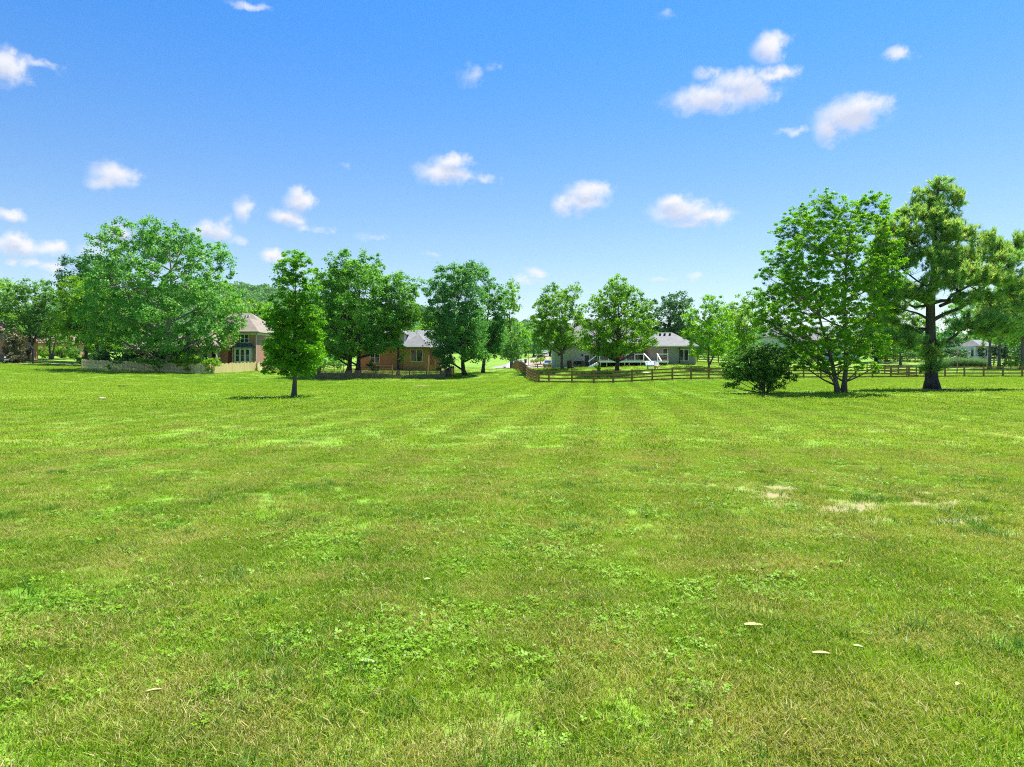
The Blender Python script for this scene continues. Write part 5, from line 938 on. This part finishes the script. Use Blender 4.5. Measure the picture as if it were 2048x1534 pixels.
for i, (px, lab) in enumerate(((1150.5, 'dark patio chair against the pale wall, nearer the barrel'), (1158, 'dark patio chair against the pale wall, nearer the navy bin'))):
    t = thing('patio_chair', lab, 'chair', at(px, 102.5), R(8 * i), 'patio chairs by the pale wall'); MB().box(-.26, .26, -.28, .22, .4, .46).build('seat', M['black'], t, bevel=.02); MB().box(-.26, .26, .2, .27, .47, 1.05).build('backrest', M['black'], t, bevel=.03)
    for x in (-.23, .23):
        for y in (-.25, .2): MB().box(x - .025, x + .025, y - .025, y + .025, 0, .4).build('leg', M['black'], t)
sw = thing('tyre_swing', 'black tyre swing hanging from the forked tree on a rope', 'swing', at(1141, 96.5)); k = 96.5 / F; mb = MB(); zc = PZ(734, 96.5) - sw.location.z; n = 18
mb.tube([(.42 * math.cos(a), .42 * math.sin(a), zc) for a in np.linspace(0, 2 * math.pi, n)], [.12] * n, 8).build('tyre', M['rubber'], sw, smooth=True); MB().tube([(0, -.42, zc), (0, 0, zc + 1.2), (0, .1, PZ(690, 96.5) - sw.location.z)], [.012] * 3, 5).tube([(0, .42, zc), (0, 0, zc + 1.2)], [.012] * 2, 5).build('rope', M['black'], sw)
pt = thing('play_table', 'blue and teal plastic play table by the deck steps', 'toy table', at(1302.5, 93)); MB().box(-.55, .55, -.35, .35, .42, .55).build('top', M['blue'], pt, bevel=.03)
for x in (-.48, .48):
    for y in (-.28, .28): MB().box(x - .04, x + .04, y - .04, y + .04, 0, .42).build('leg', M['teal'], pt)
for x in (-.5, .5): MB().box(x - .03, x + .03, .3, .36, .55, 1.05).build('pole', M['teal'], pt)
t = thing('garden_stool', 'orange cushioned garden stool beside the play table', 'stool', at(1312, 92)); MB().lathe([(.2, .3), (.27, .36), (.28, .5), (.22, .58), (0.02, .6)], 12).build('cushion', M['orange'], t, smooth=True)
for a in (0, 2.1, 4.2): MB().bar((.15 * math.cos(a), .15 * math.sin(a), .32), (.24 * math.cos(a), .24 * math.sin(a), 0), .04, .04).build('leg', M['black'], t)
t = MB().lathe([(.26, 0), (.3, .05), (.3, .8), (.2, 1.0), (.12, 1.02)], 14).build('red_bin', M['redp'], None, loc=at(1331, 100.6)); tag(t, 'red round-topped container against the grey house wall', 'bin')
t = MB().lathe([(.02, 0), (.5, 0), (.52, .04), (.48, .07), (.05, .08)], 18).build('white_disc', M['white'], None, loc=at(1293.5, 87)); tag(t, 'white disc lying on the grass inside the board fence', 'disc')
# lounge seats on the deck
for i, (x, lab) in enumerate(((-2.3, 'red-cushioned deck chair behind the white railing, left one'), (-.6, 'red-cushioned deck chair behind the white railing, right one'))):
    t = thing('deck_chair', lab, 'chair', (hg.location.x + x, hg.location.y + .2, 1.8)); MB().box(-.35, .35, -.35, .3, .3, .45).build('seat', M['cushion'], t, bevel=.04); MB().box(-.35, .35, .28, .4, .45, 1.0).build('backrest', M['cushion'], t, bevel=.04)
    for a in (-.3, .3):
        for b in (-.3, .3): MB().box(a - .03, a + .03, b - .03, b + .03, 0, .3).build('leg', M['black'], t)
# trash cans and mailbox by the lane
t = thing('wheeled_bin', 'dark wheeled rubbish bin standing by the lane', 'bin', at(1051, 168)); mb = MB(); i = 0
mb.v = [(-.25, -.28, .08), (.25, -.28, .08), (.25, .28, .08), (-.25, .28, .08), (-.32, -.36, 1.0), (.32, -.36, 1.0), (.32, .36, 1.0), (-.32, .36, 1.0)]; mb.f = [(3, 2, 1, 0), (4, 5, 6, 7), (0, 1, 5, 4), (1, 2, 6, 5), (2, 3, 7, 6), (3, 0, 4, 7)]
mb.build('body', M['navy'], t); MB().box(-.35, .35, -.4, .4, 1.003, 1.08).build('lid', M['black'], t)
for x in (-.22, .22): MB().box(x - .04, x + .04, .2, .4, 0, .2).build('wheel', M['rubber'], t)
t = thing('lamp_post', 'thin dark post standing beside the lane', 'post', at(1056.5, 160)); MB().lathe([(.09, -.2), (.07, .5), (.05, 3.0)], 10).build('post', M['black'], t); MB().lathe([(.06, 3.0), (.16, 3.15), (.18, 3.45), (.05, 3.6)], 10).build('lantern', M['black'], t)
# small things on the lawn
def at_py(px, py): d = F * CZ / (py - HY); return at(px, d)
t = MB().box(-.35, .35, -.15, .15, 0, .12, R(8)).box(.2, .48, -.12, .12, .02, .1).build('lawn_drain', M['black'], None, bevel=.03, loc=at(246, 60)); t.location.z = G(t.location.x, 60); tag(t, 'dark low box lying on the left lawn before the tan fence', 'box')
rock = MB(); rr_ = np.random.default_rng(5); rock.lathe([(.16, -.03), (.2, .05), (.17, .12), (.08, .16), (.01, .165)], 9)
rock.v = [(x * (1 + .2 * rr_.normal()), y * (1 + .2 * rr_.normal()), z) for x, y, z in rock.v]; t = rock.build('pale_rock', M['stone'], None, loc=at(205, 38.5)); t.scale = (1.1, .9, .8); tag(t, 'pale rock in a scrape of soil on the left lawn', 'rock')
def patch(name, px, d, rx, ry, mat, dz=.012, n=26):
    x0, y0 = PX(px, d), d; mb = MB(); mb.v.append((x0, y0, G(x0, y0) + dz + .03))
    for q in range(n): a = 2 * math.pi * q / n; r = 1 + .25 * math.sin(3 * a + 1) + random.uniform(-.15, .15); x, y = x0 + rx * r * math.cos(a), y0 + ry * r * math.sin(a); mb.v.append((x, y, G(x, y) + dz))
    mb.f = [(0, 1 + q, 1 + (q + 1) % n) for q in range(n)]; return structure(mb.build(name, mat))
patch('bare_soil', 205, 38.4, .45, .5, M['mulch'], .05); patch('bare_soil', 841, 62, .75, .9, M['dirt'], .09); patch('pine_mulch', 1866, 50.6, 1.7, 1.2, M['mulch'], .08); patch('mulch_bed', 1925, 117, 5.5, 1.5, M['mulch'], .06)
def husk(lab, px, py, l, w_, rz, mat, n=8):
    mb = MB()
    for i in range(n + 1):
        t = i / n; ww = w_ * math.sin(math.pi * min(.97, .08 + t * .9)) ** .6; zz = .05 + .007 * math.sin(t * 3.0); x = (t - .5) * l
        mb.v += [(x, -ww / 2, zz + .012), (x, 0, zz), (x, ww / 2, zz + .014)]
    for i in range(n): a = i * 3; mb.f += [(a, a + 1, a + 4, a + 3), (a + 1, a + 2, a + 5, a + 4)]
    o = mb.build('dry_leaf', M[mat], None, smooth=True, loc=at_py(px, py)); o.rotation_euler = (.12, .1, rz); s = o.modifiers.new('thick', 'SOLIDIFY'); s.thickness = .002; return tag(o, lab, 'leaf', 'dry leaves on the lawn')
husk('pale yellow dry leaf lying on the right foreground lawn, largest one', 1505, 1263, .17, .045, .15, 'husk'); husk('yellowish dry leaf lower right of the largest one', 1640, 1321, .15, .03, .1, 'husk'); husk('small pale green leaf curl beside the yellowish leaf', 1714, 1307, .08, .025, -.3, 'huskg')
husk('whitish green leaf on the lawn left of centre, near the bottom', 735, 1338, .12, .04, -.1, 'huskg'); husk('small pale leaf near the right bottom corner', 1912, 1385, .06, .025, .7, 'husk'); husk('small whitish leaf among the clover in the middle', 853, 1170, .07, .035, .5, 'huskg'); husk('thin yellow leaf on the left foreground lawn', 305, 1398, .1, .015, .6, 'husk')

# ------------------------------------------------------------------ the air
hz_m, t = new_mat('haze_air'); pv = N(t, 'ShaderNodeVolumePrincipled'); pv.inputs['Color'].default_value = (.80, .88, .97, 1); pv.inputs['Density'].default_value = .00004; pv.inputs['Anisotropy'].default_value = .2
o = N(t, 'ShaderNodeOutputMaterial'); L(t, pv.outputs[0], o.inputs['Volume'])
hz = MB().box(-2300, 2300, -400, 2500, -16, 165).build('haze', hz_m); hz['kind'] = 'stuff'; hz['label'] = 'thin pale summer haze over the whole view'

print('leaves', sum(NLEAF))
